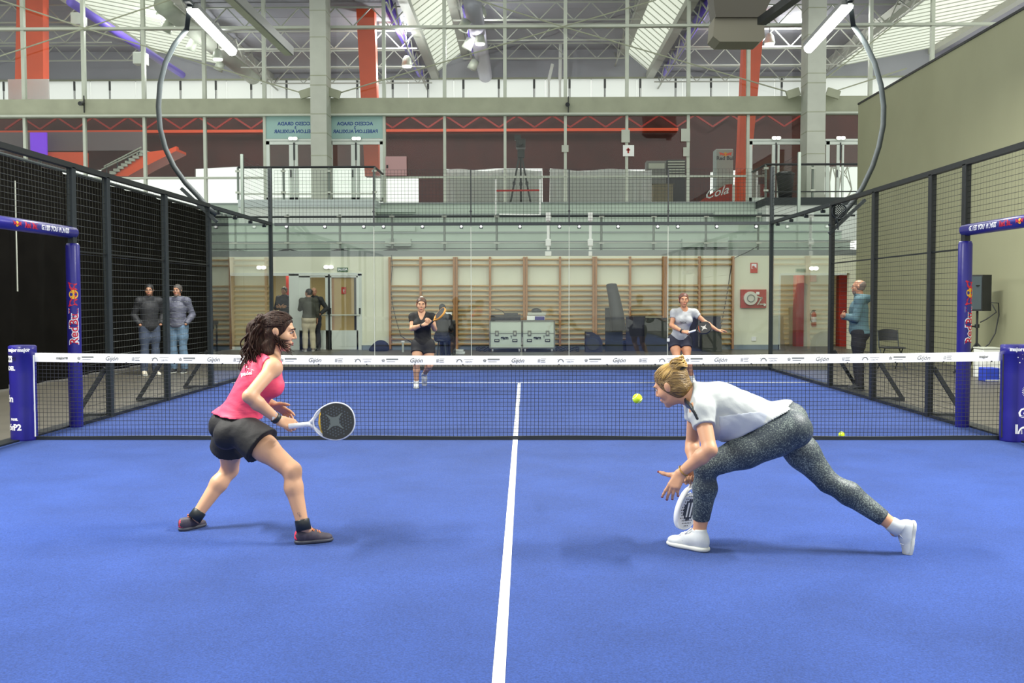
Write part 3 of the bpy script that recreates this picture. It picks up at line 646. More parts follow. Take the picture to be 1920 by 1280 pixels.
for (a, b, Ya, r, m, lab) in (((724, -2), (799, 146), None, .16, M_purple, 'roof pipe coloured for violet light, left of the central roof bay'), ((1334, -2), (1274, 140), None, .16, M_purple, 'roof pipe coloured for violet light, right of the central roof bay'), ((128, -2), (345, 144), None, .14, M_purple, 'roof pipe coloured for violet light, at far left under the skylights')):
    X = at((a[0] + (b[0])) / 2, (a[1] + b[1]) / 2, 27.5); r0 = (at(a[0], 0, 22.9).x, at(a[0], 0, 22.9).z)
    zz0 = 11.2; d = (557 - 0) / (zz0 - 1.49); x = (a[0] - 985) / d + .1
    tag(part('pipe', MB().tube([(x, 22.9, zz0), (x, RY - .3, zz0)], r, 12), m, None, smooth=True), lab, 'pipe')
for x, r, z, m, lab in ((-1.62, .30, 11.1, mat('duct_grey', (176, 172, 190), .4, metal=.2), 'round grey air duct under the central roof bay'), (-11.75, .34, 11.1, M_concl, 'round pale air duct under the upper left skylight')):
    t = thing('air_duct', lab, 'duct', (x, 28, z)); part('pipe', MB().tube([(x, 22.9, z), (x, RY - .3, z)], r, 16), m, t, smooth=True)
    for Y in (24.2, 26.7, 30): part('nozzle', MB().cyl((x - .25, Y, z - .2), (x - .42, Y, z - .55), .16, 12, .19), M_alu, t, smooth=True)
    if x > -5: part('light_strip', MB().tube([(x - r - .02, 23.5, z + .05), (x - r - .02, 30, z + .05)], .07, 8), M_purple, t, 'strip coloured for the violet light along the duct')  # violet light of the strip is base colour only
# ------------------------------------------------------------------ the cage: fences, glass, doors
Y_ = lambda X: X[1]
def mesh_panel(name, o, X, Z, nx, nz, wx, wz, t, m, parent):
    """welded wire panel: o corner, X / Z edge vectors, wires as real bars (too many to pick apart)"""
    o, X, Z = V(o), V(X), V(Z); mb = MB()
    for i in range(nx + 1): p = o + X * i / nx; mb.wire(p, p + Z, t * (.36 if abs(Y_(X)) > .5 else 1))
    for k in range(nz + 1): p = o + Z * k / nz; mb.wire(p, p + X, t)
    return part(name, mb, m, parent, kind='stuff')
M_lamp = mat('lit_tube', (255, 255, 246), .3, emit=14)
for sx, side, mw in ((-1, 'left', M_wirel), (1, 'right', M_wire)):
    X = 5.06 * sx
    fe = thing('court_fence', 'black steel mesh fence with posts along the %s side of the blue court' % side, 'fence', (X, 2, 0), 'mesh fences along the court sides')
    for Y in (-6, -4, -2, -1, 1.05, 2, 4, 6):
        p = part('post', MB().bbox((X - .035, Y - .05, 0), (X + .035, Y + .05, 2.98), .008), M_steel if sx < 0 else M_black, fe)
        if Y in (2, 4, 6):
            part('brace', MB().bar((X + sx * .05, Y, .62), (X + sx * .42, Y, .04), .04, .05).bar((X + sx * .05, Y, .03), (X + sx * .45, Y, .03), .06, .05), M_black, p)
    part('rail', MB().box((X - .035, -6, 2.96), (X + .035, 6, 3.02)), M_black, fe)
    part('rail', MB().box((X - .02, 1.05, .0), (X + .02, 6, .05)), M_black, fe)
    part('rail', MB().box((X - .012, 1.05, 2.02), (X + .012, 6, 2.035)), M_black, fe)
    for a, b in ((1.05, 2), (2, 4), (4, 6)): mesh_panel('mesh_panel', (X, a, .05), (0, b - a, 0), (0, 0, 2.92), round((b - a) / .08), 36 if sx < 0 else 46, 0, 0, .0026 if sx < 0 else .0023, mw, fe)
    mesh_panel('mesh_panel', (X, -6, 2.3), (0, 7.05, 0), (0, 0, .66), 100, 11, 0, 0, .0022, mw, fe)
    mesh_panel('mesh_panel', (X, -6, .05), (0, 5, 0), (0, 0, 2.92), 72, 46, 0, 0, .0022, mw, fe)
    # end glass of the side: two panes, upper mesh step
    gs = thing('side_glass', 'clear glass side wall panes at the far %s corner of the court' % side, 'glass wall', (X, 8, 0), 'glass walls of the court')
    for a, b in ((6.06, 8), (8.02, 10)): part('pane', MB().box((X - .005, a, .06), (X + .005, b, 2.95)), G_court, gs)
    part('rail', MB().box((X - .03, 6, 2.95), (X + .03, 10, 3.01)), M_steel, gs); part('rail', MB().box((X - .03, 6, 0), (X + .03, 10, .06)), M_black, gs)
    part('post', MB().box((X - .035, 9.95, 0), (X + .035, 10.03, 4.1)), M_steel, gs); part('post', MB().box((X - .025, 7.97, 2.95), (X + .025, 8.03, 4.1)), M_rail, gs)
    mesh_panel('mesh_panel', (X, 8, 3.0), (0, 2, 0), (0, 0, 1.06), 28, 14, 0, 0, .0026, M_black, gs)
    for Y in (6.5, 7.5, 8.5, 9.5): part('clamp', MB().cyl((X - .035, Y, 2.91), (X + .035, Y, 2.91), .03, 10), M_steel, gs)
    # floodlight on a curved mast
    lm = thing('floodlight', 'long white floodlight on a curved black mast above the %s fence' % side, 'floodlight', (X, 6, 0), 'floodlights on curved masts')
    L = [(405, 402), (392, 392), (372, 368), (348, 343), (326, 312), (310, 278), (300, 240), (297, 200), (300, 158), (310, 118), (327, 84), (350, 55)]
    P = [at(*p, 6.0) for p in L]
    if sx > 0: P = [at(*p, 6.0) for p in ((1556, 424), (1574, 408), (1598, 380), (1618, 350), (1636, 312), (1648, 275), (1656, 235), (1657, 200), (1652, 160), (1640, 118), (1622, 80), (1600, 48))]
    part('mast', MB().tube(P, .042, 10), M_steel, lm, smooth=True)
    e = P[-1]; part('arm', MB().bar((e.x, 6.0, e.z), (sx * 5.1, 5.35, 6.02), .07, .05).bar((sx * 5.1, 5.2, 6.06), (sx * 5.1, 6.2, 6.02), .10, .05), M_steel, lm)
    a, b = V(sx * 5.08, 5.4, 5.97), V(sx * 5.1, 7.6, 5.86)
    h = part('housing', MB().bar(a + V(0, 0, .05), b + V(0, 0, .05), .20, .07), M_grey, lm); part('lens', MB().tube([a + V(0, 0, 0), b], .085, 12), M_lamp, h)
    Q = P[0]; part('strut', MB().bar((Q.x - sx * .02, 5.97, Q.z - .12), (Q.x + sx * .55, 5.97, Q.z + .42), .06, .05), M_steel, lm)
    if sx > 0:   # racket shaped badge on the mast foot
        c = at(1574, 396, 5.93); mb = MB(); r = .115
        mb.tube([(c.x + r * math.sin(t), 5.93, c.z + r * 1.05 * math.cos(t)) for t in np.linspace(0, 2 * math.pi, 25)], .012, 6)
        for i in range(-4, 5):
            q = .026 * i; wv = math.sqrt(max(0, r * r - q * q))
            for dd in (1, -1): mb.wire((c.x + (q - dd * wv) * .707 - 0, 5.93, c.z + (q * dd * dd + wv) * .707 * dd if False else c.z + (q * 1 + dd * wv) * .707), (c.x + (q + dd * wv) * .707, 5.93, c.z + (q - dd * wv) * .707) , .006)
        for i in range(-4, 5):
            q = .026 * i; wv = math.sqrt(max(0, r * r - q * q)); mb.wire((c.x + (q - wv) * .707, 5.93, c.z - (q + wv) * .707), (c.x + (q + wv) * .707, 5.93, c.z - (q - wv) * .707), .006)
        mb.tube([(c.x - .05, 5.93, c.z - .11), (c.x - .015, 5.93, c.z - .20), (c.x - .02, 5.93, c.z - .30)], .012, 6).tube([(c.x + .05, 5.93, c.z - .11), (c.x - .005, 5.93, c.z - .20)], .012, 6)
        part('racket_badge', mb, M_steel, lm)
    # padded door frame
    pp = thing('padded_post', 'blue padded fence post with red bull lettering beside the %s net end' % side, 'padded post', (X - sx * .0, 1.08, 0), 'blue padded door posts') if False else thing('padded_post', 'tall blue padded post with large red and white lettering behind the %s net post' % side, 'padded post', (X, 1.08, 0), 'blue padded door posts')
    cx, cy, r = (X + .035 * -sx * -1 if sx < 0 else X - .02), 1.06, .072
    cx = X; cy = 1.05; r = .076
    part('pad', MB().lathe((cx, cy, .0), [(r * .9, .0), (r, .02), (r * 1.02, .5), (r * .98, .9), (r * 1.01, 1.5), (r, 2.08), (r * .85, 2.11)], 24), M_blue, pp, smooth=True)
    def onpad(ang0, z0, rr=r * 1.03, flip=1):
        # text x runs up the post, text y runs round it
        def fn(x, y): a = ang0 - y / rr; return (cx + rr * math.cos(a), cy + rr * math.sin(a), z0 + x)
        return fn
    A0 = math.radians(-66 if sx < 0 else -62); fn = onpad(A0, 1.06)
    def ff(x, y): a = A0 + y / (r * 1.03) * -1; return (cx + r * 1.03 * math.cos(a), cy + r * 1.03 * math.sin(a), 1.06 + x)
    fnr = lambda rr, z0: (lambda x, y: (cx + rr * math.cos(A0 - y / rr), cy + rr * math.sin(A0 - y / rr), z0 + x))
    part('lettering', put(MB(), text2d('RedBull', .135, .011), fnr(r * 1.035, 1.165)), M_txtw, pp); part('lettering', put(MB(), text2d('RedBull', .135, .002), fnr(r * 1.05, 1.165)), M_rbred, pp)
    disc = ([(0, 0)] + [(.052 * math.cos(t), .052 * math.sin(t)) for t in np.linspace(0, 2 * math.pi, 17)[:-1]], [(0, i, i % 16 + 1) for i in range(1, 17)])
    disc = (disc[0], [(0, i, (i % 16) + 1) for i in range(1, 17)])
    bull = [(.012, .0), (.035, .022), (.05, .02), (.075, .034), (.11, .036), (.13, .048), (.142, .040), (.128, .022), (.12, -.005), (.128, -.03), (.112, -.028), (.102, -.012), (.075, -.008), (.062, -.03), (.05, -.032), (.048, -.012), (.03, -.012), (.022, -.026), (.010, -.016)]
    bf = [(0, i, i + 1) for i in range(1, len(bull) - 1)]
    part('emblem', put(MB(), disc, fnr(r * 1.035, 1.53)), M_rbyel, pp)
    mbb = MB()
    for q in (1, -1): put(mbb, ([(q * x, y * 1.35) for x, y in bull], [tuple(range(len(bull)))]), fnr(r * 1.05, 1.53))
    part('emblem', mbb, M_rbred, pp)
    hd = thing('padded_header', 'blue padded crossbar with white lettering over the %s court door' % side, 'padded crossbar', (X, 0, 2.2), 'blue padded crossbars over the doors')
    r2 = .066; zc = 2.235
    part('pad', MB().tube([(cx, 1.08, zc), (cx, 1.07, zc), (cx, -1.1, zc), (cx, -1.11, zc)], [.05, r2, r2, .05], 20), M_blue, hd, smooth=True)
    def hfn(y0, rr=r2 * 1.04):   # lettering on the court-facing side
        return lambda x, y: (cx - sx * rr * math.cos(y / rr), y0 + (x if sx < 0 else -x), zc + rr * math.sin(y / rr))
    part('lettering', put(MB(), text2d('GIVES YOU WINGS', .075, .004, .2), hfn(.5)), M_txtw, hd); part('lettering', put(MB(), text2d('Red Bull', .085, .004), hfn(-.02)), M_rbred, hd)
    part('emblem', put(MB(), ([(x * .6, y * .6) for x, y in disc[0]], disc[1]), hfn(-.32)), M_rbyel, hd)
    mbb = MB()
    for q in (1, -1): put(mbb, ([(q * x * .6, y * .6) for x, y in bull], [tuple(range(len(bull)))]), hfn(-.32, r2 * 1.06))
    part('emblem', mbb, M_rbred, hd)
# far glass wall
gw = thing('far_glass_wall', 'clear glass end wall of the court topped with black wire mesh', 'glass wall', (0, 10, 0), 'glass walls of the court')
xs = [at(px, 560, 10).x for px in (517, 702, 883.5, 1067, 1252, 1440)]
for i in range(5): part('pane', MB().box((xs[i] + .006, 9.995, .10), (xs[i + 1] - .006, 10.007, 2.95)), G_court, gw)
for x in xs[1:-1]: part('seam', MB().box((x - .006, 9.99, .05), (x + .006, 10.01, 2.95)), M_concl, gw)
part('rail', MB().box((xs[0], 9.96, 2.94), (xs[-1], 10.04, 3.0)), M_steel, gw); part('rail', MB().box((xs[0], 9.97, .012), (xs[-1], 10.03, .085)), M_black, gw)
for px in (537, 609, 682, 719, 792, 865, 902, 975, 1049, 1086, 1159, 1233, 1271, 1344, 1418):
    q = at(px, 424.5, 9.97); part('clamp', MB().cyl((q.x, 9.96, q.z), (q.x, 9.99, q.z), .028, 12), M_white, part('clamp_plate', MB().cbox((q.x, 9.985, q.z + .01), (.07, .02, .10)), M_steel, gw))
for x in xs[1:-1]: part('mesh_post', MB().box((x - .012, 9.98, 3.0), (x + .012, 10.02, 4.06)), M_black, gw); part('boss', MB().cyl((x, 9.96, 3.22), (x, 9.99, 3.22), .025, 8), M_black, gw)
for i in range(5): mesh_panel('mesh_panel', (xs[i], 10, 3.0), (xs[i + 1] - xs[i], 0, 0), (0, 0, 1.06), 28, 15, 0, 0, .0024, M_black, gw)
# ------------------------------------------------------------------ net and its posts
nt_ = thing('padel_net', 'black padel net with a white printed top band stretched across the court', 'net', (0, 0, 0))
xa, xb = at(66, 740, 0).x, at(1877, 740, 0).x
top = lambda x: .885 + .035 * (abs(x - .02) / 5) ** 2
N = 40; xsn = [xa + (xb - xa) * i / N for i in range(N + 1)]
mb = MB(); mb.grid([[(x, -.012, top(x) - .092), (x, -.014, top(x) - .046), (x, -.010, top(x)), (x, .010, top(x)), (x, .014, top(x) - .046), (x, .012, top(x) - .092)] for x in xsn]); tape = part('tape', mb, mat('white_vinyl_band', (222, 222, 226), .45, var=.03, scale=3, bump=.06, bscale=6), nt_, smooth=True)
mb = MB(); mb.grid([[(x, -.012, .014), (x, -.014, .052 + .004 * math.sin(x * 3)), (x, .014, .052 + .004 * math.sin(x * 3)), (x, .012, .014)] for x in xsn]); part('bottom_band', mb, M_black, nt_)
mb = MB(); nx = 250; nz = 19; vs = lambda i: xa + (xb - xa) * i / nx
for i in range(nx + 1):
    x = vs(i); mb.wire((x, 0, .045), (x + .008 * math.sin(i * .21), 0, top(x) - .08), .0021, (0, 1, 0))
for k in range(1, nz):
    for j in range(N):
        f = lambda x: (.045 + (top(x) - .135) * k / nz) + .0035 * math.sin(x * 2.1 + k * .8) ; mb.wire((xsn[j], 0, f(xsn[j])), (xsn[j + 1], 0, f(xsn[j + 1])), .0021, (0, 1, 0))
part('netting', mb, M_net, nt_, kind='stuff')
# printed band: repeated small marks
G1 = text2d('Gijón', .062, .0008, .35); G2 = text2d('GIJÓN', .026, 0, .2); G3 = text2d('major', .04, .002)
px = 115; k = 0; seq = ['star', 'script', 'lines', 'arch']
S0 = sc(0)
def star(cx, r=.012):
    return [[(cx + r * math.cos(a) + .0065 * math.cos(b), r * math.sin(a) + .0065 * math.sin(b)) for b in np.linspace(0, 2 * math.pi, 7)[:-1]] for a in np.linspace(math.pi / 2, 2.5 * math.pi, 6)[:-1]] + [[(cx + .004 * math.cos(b), .004 * math.sin(b)) for b in np.linspace(0, 2 * math.pi, 7)[:-1]]]
while px < 1800:
    mb = MB(); x = at(px, 670, 0).x; z = top(x) - .048; fn = lambda a, b: (x + a, -.0165, z + b); kind = 'end' if k == 0 else seq[(k - 1) % 4]
    Q = lambda p: mb.add([fn(a, b) for a, b in p], [tuple(range(len(p)))])
    R = lambda a, b, c, d: Q([(a, b), (c, b), (c, d), (a, d)])
    if kind == 'star':
        for p in star(-.075): Q(p)
        R(-.045, .004, .08, .020); R(-.04, -.014, .05, -.010)
    elif kind == 'script': put(mb, G1, fn)
    elif kind == 'lines':
        for i, (wd) in enumerate((.055, .045, .05)): R(-.02, .014 - .016 * i, -.02 + wd, .019 - .016 * i)
        for i in range(4): Q([(-.052 + .007 * i, -.02), (-.049 + .007 * i, -.02), (-.045 + .007 * i, .02), (-.048 + .007 * i, .02)])
    elif kind == 'arch':
        o = [(-.075 + .032 * math.cos(t), -.018 + .036 * math.sin(t)) for t in np.linspace(0, math.pi, 9)]; i2 = [(-.075 + .022 * math.cos(t), -.018 + .024 * math.sin(t)) for t in np.linspace(0, math.pi, 9)]
        for j in range(8): Q([o[j], o[j + 1], i2[j + 1], i2[j]])
        R(-.115, .008, -.098, .012); put(mb, G2, lambda a, b: fn(a + .02, b - .012)); R(-.03, .012, .07, .016)
    else: put(mb, G3, fn); R(.05, -.012, .075, .012)
    part('printed_mark', mb, M_ink, tape); px += 47.5; k += 1
part('printed_mark', put(MB(), G3, lambda a, b: (at(1843, 675, 0).x + a, -.0165, top(5) - .048 + b)), M_ink, tape)
mb = MB()
for px in range(148, 1870, 90):
    x = at(px, 680, 0).x; mb.cbox((x, -.015, top(x) - .093), (.012, .012, .014))
part('net_tie', mb, M_black, nt_, kind='stuff')
for sx, side, pxc, Yp in ((-1, 'left', 44, .0), (1, 'right', 1901, -.06)):
    cx = at(pxc, 740, Yp).x; r = .132
    t = thing('net_post', 'thick blue padded net post with white print at the %s end of the net' % side, 'net post', (cx, Yp, 0), 'blue padded net posts')
    zt_ = 1.0
    bd = part('pad', MB().lathe((cx, Yp, .0), [(r * .96, .0), (r * .99, .03), (r * 1.0, .30), (r * .975, .34), (r, .40), (r * .98, .62), (r * 1.0, .70), (r * .99, .90), (r * 1.03, .905), (r * 1.03, zt_ - .01), (r * .9, zt_)], 32), M_blue, t, smooth=True)
    def rnd(a0, z0, rr=r * 1.015): return lambda x, y: (cx + rr * math.sin(a0 + x / rr), Yp - rr * math.cos(a0 + x / rr), z0 + y)
    part('seam', MB().tube([(cx + r * 1.0 * math.sin(-sx * 1.35), Yp - r * math.cos(-sx * 1.35), z) for z in (.05, .3, .6, .9)], .008, 6), M_white if sx < 0 else M_dark, t)
    pr_ = lambda nm, tv, fn: part(nm, put(MB(), tv, fn), M_txtw, t)
    poly = lambda ps: ([q for p in ps for q in p], [tuple(range(sum(len(x) for x in ps[:i]), sum(len(x) for x in ps[:i + 1]))) for i in range(len(ps))])
    pr_('lettering', text2d('major', .05, .003), rnd(-.35, .955, r * 1.045)); pr_('lettering', text2d('major', .05, .003), rnd(.55, .955, r * 1.045))
    if sx < 0:
        for s_, z_, b_, a0, zz_ in (('PADEL', .058, .003, -.75, .765), ('PADEL', .03, .002, -.3, .238), ('P2', .085, .004, -.05, .155), ('Gijón', .09, .003, -.95, .155), ('Gijón', .10, .003, -1.15, .45)): pr_('lettering', text2d(s_, z_, b_), rnd(a0, zz_))
        for (a, b, c, d) in ((-.16, .83, .0, .895), (-.15, .55, -.075, .595), (-.15, .495, -.12, .53)): n = 8; part('printed_patch', MB().grid([[rnd(-.35, q)(a + (c - a) * i / n, 0) for i in range(n + 1)] for q in (b, d)]), M_txtw, t)
        part('lettering', put(MB(), text2d('AIRWAYS', .05, .0005), rnd(-.82, .862, r * 1.03)), M_blackink, t)
    else:
        pr_('emblem', poly([[(a * 1.05, b * 1.05) for a, b in p] for p in star(.0, .045)]), rnd(.12, .86))
        ray = []
        for i in range(16):
            a = math.pi * (.3 + 1.4 * i / 15); c, s_ = math.cos(a), math.sin(a); ray.append([(.03 * c, .03 * s_), (.065 * c - .003 * s_, .065 * s_ + .003 * c), (.065 * c + .003 * s_, .065 * s_ - .003 * c)])
        pr_('emblem', poly(ray), rnd(.62, .53)); pr_('lettering', text2d('Gijón', .14, .003, .2), rnd(.95, .31))
        o = [(.06 * math.cos(tt), .075 * math.sin(tt)) for tt in np.linspace(0, math.pi, 11)]; i2 = [(.045 * math.cos(tt), .055 * math.sin(tt)) for tt in np.linspace(0, math.pi, 11)]
        ps = [[o[j], o[j + 1], i2[j + 1], i2[j]] for j in range(10)] + [[(-.085, 0), (-.06, 0), (-.06, .095), (-.085, .095)], [(-.085, .075), (.06, .075), (.06, .095), (-.085, .095)]] + [[(-.03, .009 * i), (.035, .009 * i), (.035, .009 * i + .004), (-.03, .009 * i + .004)] for i in range(5)]
        pr_('emblem', poly(ps), rnd(.32, .10))
# tennis balls
M_ball = mat('yellow_felt', (206, 236, 44), .9, var=.06, scale=60, bump=.3, bscale=200)
for c, lab in ((at(1195, 747, -3.5), 'yellow ball in the air in front of the blonde player'), ((at(1578, 823, .13).x, .13, .046), 'yellow ball lying on the court behind the net')):
    b = thing('padel_ball', lab, 'ball', tuple(c)); R = .0335
    part('felt', MB().sph(c, R, 24, 16), M_ball, b, smooth=True)
    part('seam', MB().tube([V(c) + R * 1.0 * nrm(V(math.cos(t) + .35 * math.cos(3 * t), .9 * math.sin(2 * t), math.sin(t) - .35 * math.sin(3 * t))) for t in np.linspace(0, 2 * math.pi, 49)], .0016, 5), M_white, b)
# ------------------------------------------------------------------ back wall: wall bars, doors, signs
YB = WY - .10; ups = [729, 789, 854, 919, 985, 1050, 1115, 1181, 1246, 1311, 1376]
barys = [487, 497, 536, 545, 554.5, 563.5, 573, 581.5, 590, 598.5, 607.5, 617, 626, 635.5, 645]
names = ['leftmost', 'second from the left', 'middle', 'second from the right', 'rightmost']
for u in range(5):
    xs3 = [at(ups[2 * u + k], 560, YB).x for k in range(3)]
    wb = thing('wall_bars', 'pine wall bars on the back wall, %s of the five frames' % names[u], 'wall bars', ((xs3[0] + xs3[2]) / 2, YB, 0), 'wall bars along the back wall')
    for k, x in enumerate(xs3):
        xx = x + (.035 if k == 0 else -.035 if k == 2 else 0); part('upright', MB().box((xx - .03, YB - .07, .02), (xx + .03, YB + .09, at(900, 481.5, YB).z)), M_woodd, wb)
    for j, py in enumerate(barys):
        z = at(900, py, YB).z; r = .022; mb = MB()
        part('bar', mb.tube([(xs3[0], YB - .02, z), (xs3[2], YB - .02, z)], [.031, .031], 8), M_wood, wb, smooth=True)
# door set on the left
YD = WY - .02
d1 = struct('door_1')
def dbar(x0, y0, x1, y1, m=M_white, nm='frame', Y=YD, dy=.10, par=d1): lo, hi = rect(x0, y0, x1, y1, Y, dy); return struct(nm, MB().box(lo, hi), m, par)
M_frame = mat('white_door_frame', (214, 222, 214), .5, var=.03, scale=3)
for a in ((425, 513, 431, 656), (543, 513, 560, 656), (672, 513, 678, 656), (425, 511, 678, 517)): dbar(*a, M_frame)
dbar(449 - 20, 517, 545, 650, G_door, 'pane', YD + .04, .008); dbar(431, 650, 545, 656, M_frame, 'frame')
for nm, x0, x1, g0, g1 in (('leaf', 560, 616, 581, 611), ('leaf', 619, 672, 621, 669)):
    lf = d1
    for a in ((x0, 517, x1, 520), (x0, 619, x1, 655), (x0, 517, g0, 655), (g1, 517, x1, 655)): dbar(*a, M_frame, 'leaf', YD + .02, .05, lf)
    dbar(g0, 520, g1, 620, G_door, 'pane', YD + .04, .008, lf); dbar(g0 + 1, 627, g1 - 1, 649, M_frame, 'panel', YD + .012, .02, lf)
dbar(621.5, 520, 669, 620, mat('ochre_board', (190, 160, 108), .7, var=.06, scale=4), 'panel', YD + .07, .02); dbar(621, 519, 626, 620, M_woodd, 'trim', YD + .06, .01); dbar(664.5, 519, 669.5, 620, M_dark, 'trim', YD + .06, .01)
dbar(616.2, 514, 618.2, 660, M_black, 'seam', YD - .01, .03)
for a in ((614, 577, 616.5, 588), (673, 577, 675.5, 588), (618.5, 577, 620.5, 588)): dbar(*a, M_black, 'handle', YD - .05, .05)
for a, b in ((619, 674), (596, 614)): p0, p1 = at(a, 590.5, YD - .07), at(b, 590.5, YD - .07); struct('push_bar', MB().cyl(p0, p1, .018, 8), M_alu, d1)
lo, hi = rect(640, 538, 649, 551, YD + .052, .006); o = tag(part('notice', MB().box(lo, hi), mat('sign_red', (196, 54, 40), .5), None), 'small red notice with a white figure on the right door leaf', 'sign')
c = at(644.5, 544.5, YD + .048); part('pictogram', MB().cbox((c.x, YD + .050, c.z - .01), (.018, .004, .09)).cbox((c.x, YD + .050, c.z + .015), (.05, .004, .016)), M_txtw, o)
# the door opening on the right
d2 = struct('door_2')
for a in ((1459, 513, 1464, 656), (1464, 512, 1588, 516)): dbar(*a, M_frame, 'frame', YD, .1, d2)
# fire signs, hose reel, extinguisher, exit signs, emergency lamps
def sign(nm, lab, cat, r, Y, m, th=.02): lo, hi = rect(*r, Y, th); t = thing(nm, lab, cat, tuple(at((r[0] + r[2]) / 2, (r[1] + r[3]) / 2, Y))); part('board', MB().box(lo, hi), m, t); return t
YS = WY - .03
es = sign('exit_sign', 'green exit sign with white lettering above the glass door', 'sign', (632, 501.5, 652, 509), YS, M_greent); q = at(642, 505, YS - .004)
part('lettering', put(MB(), text2d('SALIDA', .085, .003), plane_map((q.x, YS - .004, q.z), (1, 0, 0), (0, 0, 1))), M_txtw, es)
es = sign('exit_sign', 'pale exit sign with dark border over the right corridor door', 'sign', (1492, 503.5, 1511, 509.5), YS, mat('pale_green', (150, 170, 150), .5)); q = at(1501.5, 506.5, YS - .004)
part('lettering', put(MB(), text2d('SALIDA', .07, .002), plane_map((q.x, YS - .004, q.z), (1, 0, 0), (0, 0, 1))), M_greent, es)
for (x, y, Y, w_, lab) in ((616, 500.5, YS, 19, 'white emergency lamp with two lit lenses left of the green exit sign'), (490, 501.5, YS, 18, 'white emergency lamp with two lit lenses above the left door glazing'), (1526, 503, YS, 17, 'white emergency lamp with two lit lenses over the right corridor door'), (549, 259.5, FY - .08, 17, 'emergency lamp over the upper glass doors left of the concrete pillar'), (668, 259.5, FY - .08, 17, 'emergency lamp over the upper glass doors right of the left pillar'), (1456, 258.5, FY - .08, 17, 'emergency lamp over the upper glass doors left of the right pillar'), (1577, 258.5, FY - .08, 17, 'emergency lamp over the upper glass doors right of the right pillar')):
    t = thing('emergency_lamp', lab, 'lamp', tuple(at(x, y, Y)), 'emergency lamps'); lo, hi = rect(x - w_ / 2, y - 3.2, x + w_ / 2, y + 3.2, Y - .05, .05); part('housing', MB().bbox(lo, hi, .012), M_white, t)
    for q in (-1, 1): c = at(x + q * w_ * .23, y, Y - .05); part('lens', MB().sph((c.x, Y - .05, c.z), (.075, .03, .055), 12, 8), M_lens2, t)
fs = sign('fire_sign', 'red and white fire alarm sign high on the cream wall right of the bars', 'sign', (1407, 492.5, 1420.5, 511.5), YS, mat('sign_red', (190, 50, 40), .5)); lo, hi = rect(1409, 494.5, 1418.5, 503.5, YS - .004, .004); part('pictogram', MB().box(lo, hi), M_txtw, fs)
c = at(1414, 500, YS - .006); part('symbol', MB().cyl((c.x - .02, YS - .008, c.z - .01), (c.x - .02, YS - .005, c.z - .01), .04, 12).box((c.x, YS - .008, c.z - .05), (c.x + .06, YS - .005, c.z - .02)), MATS['sign_red'], fs)
hr = thing('hose_reel', 'red fire hose cabinet with a white reel on the cream back wall', 'hose reel', tuple(at(1413, 577, WY - .1))); lo, hi = rect(1389, 542.5, 1437, 577, WY - .12, .12)
part('cabinet', MB().box(lo, hi), M_red, hr); c = at(1407, 559, WY - .16); r = .19
rl = part('reel', MB().tube([(c.x, WY - .22, c.z), (c.x, WY - .12, c.z)], [r, r], 24), mat('reel_white', (214, 212, 200), .5), hr); part('hub', MB().tube([(c.x + .10 * math.cos(t), WY - .235, c.z + .10 * math.sin(t)) for t in np.linspace(0, 6.3, 25)], .012, 6), M_grey, rl)
q = at(1425, 562, WY - .16); part('valve', MB().bar((q.x - .08, WY - .2, q.z - .14), (q.x + .05, WY - .2, q.z + .08), .03).bar((q.x - .02, WY - .2, q.z - .12), (q.x + .12, WY - .2, q.z - .12), .03).bar((q.x - .1, WY - .2, q.z + .1), (q.x + .06, WY - .2, q.z + .04), .03), M_alu, hr)
lo, hi = rect(1418, 547, 1424, 552, WY - .14, .02); part('tag', MB().box(lo, hi), M_white, hr); q = at(1433, 571, WY - .15); part('gauge', MB().cyl((q.x, WY - .2, q.z), (q.x, WY - .12, q.z), .035, 12), M_white, hr)
ex = thing('fire_extinguisher', 'red fire extinguisher hanging on the corridor wall beyond the right glass', 'extinguisher', tuple(at(1527, 610, 19.8))); c = at(1526, 597, 19.78)
part('cylinder', MB().lathe((c.x, 19.78, c.z - .24), [(.06, 0), (.075, .02), (.075, .34), (.05, .42), (.025, .45)], 16), M_red, ex, smooth=True); part('valve', MB().bar((c.x - .05, 19.78, c.z + .24), (c.x + .05, 19.78, c.z + .24), .03).bar((c.x, 19.78, c.z + .2), (c.x, 19.78, c.z + .26), .03), M_black, ex); part('hose', MB().tube([(c.x - .04, 19.76, c.z + .24), (c.x - .12, 19.74, c.z + .15), (c.x - .11, 19.72, c.z - .05), (c.x - .07, 19.70, c.z - .12)], .012, 6), M_black, ex); part('label', MB().tube([(c.x, 19.78, c.z - .1), (c.x, 19.78, c.z + .05)], .0765, 16, False), M_txtw, ex)
sign('fire_sign', 'faded red sign on the white corridor wall above the extinguisher', 'sign', (1519, 516, 1531, 528), 19.86, mat('faded_red', (190, 120, 110), .6))
sign('socket_plate', 'small white socket plate low on the cream wall under the hose cabinet', 'socket', (1409, 631, 1418, 639), YS, M_white)
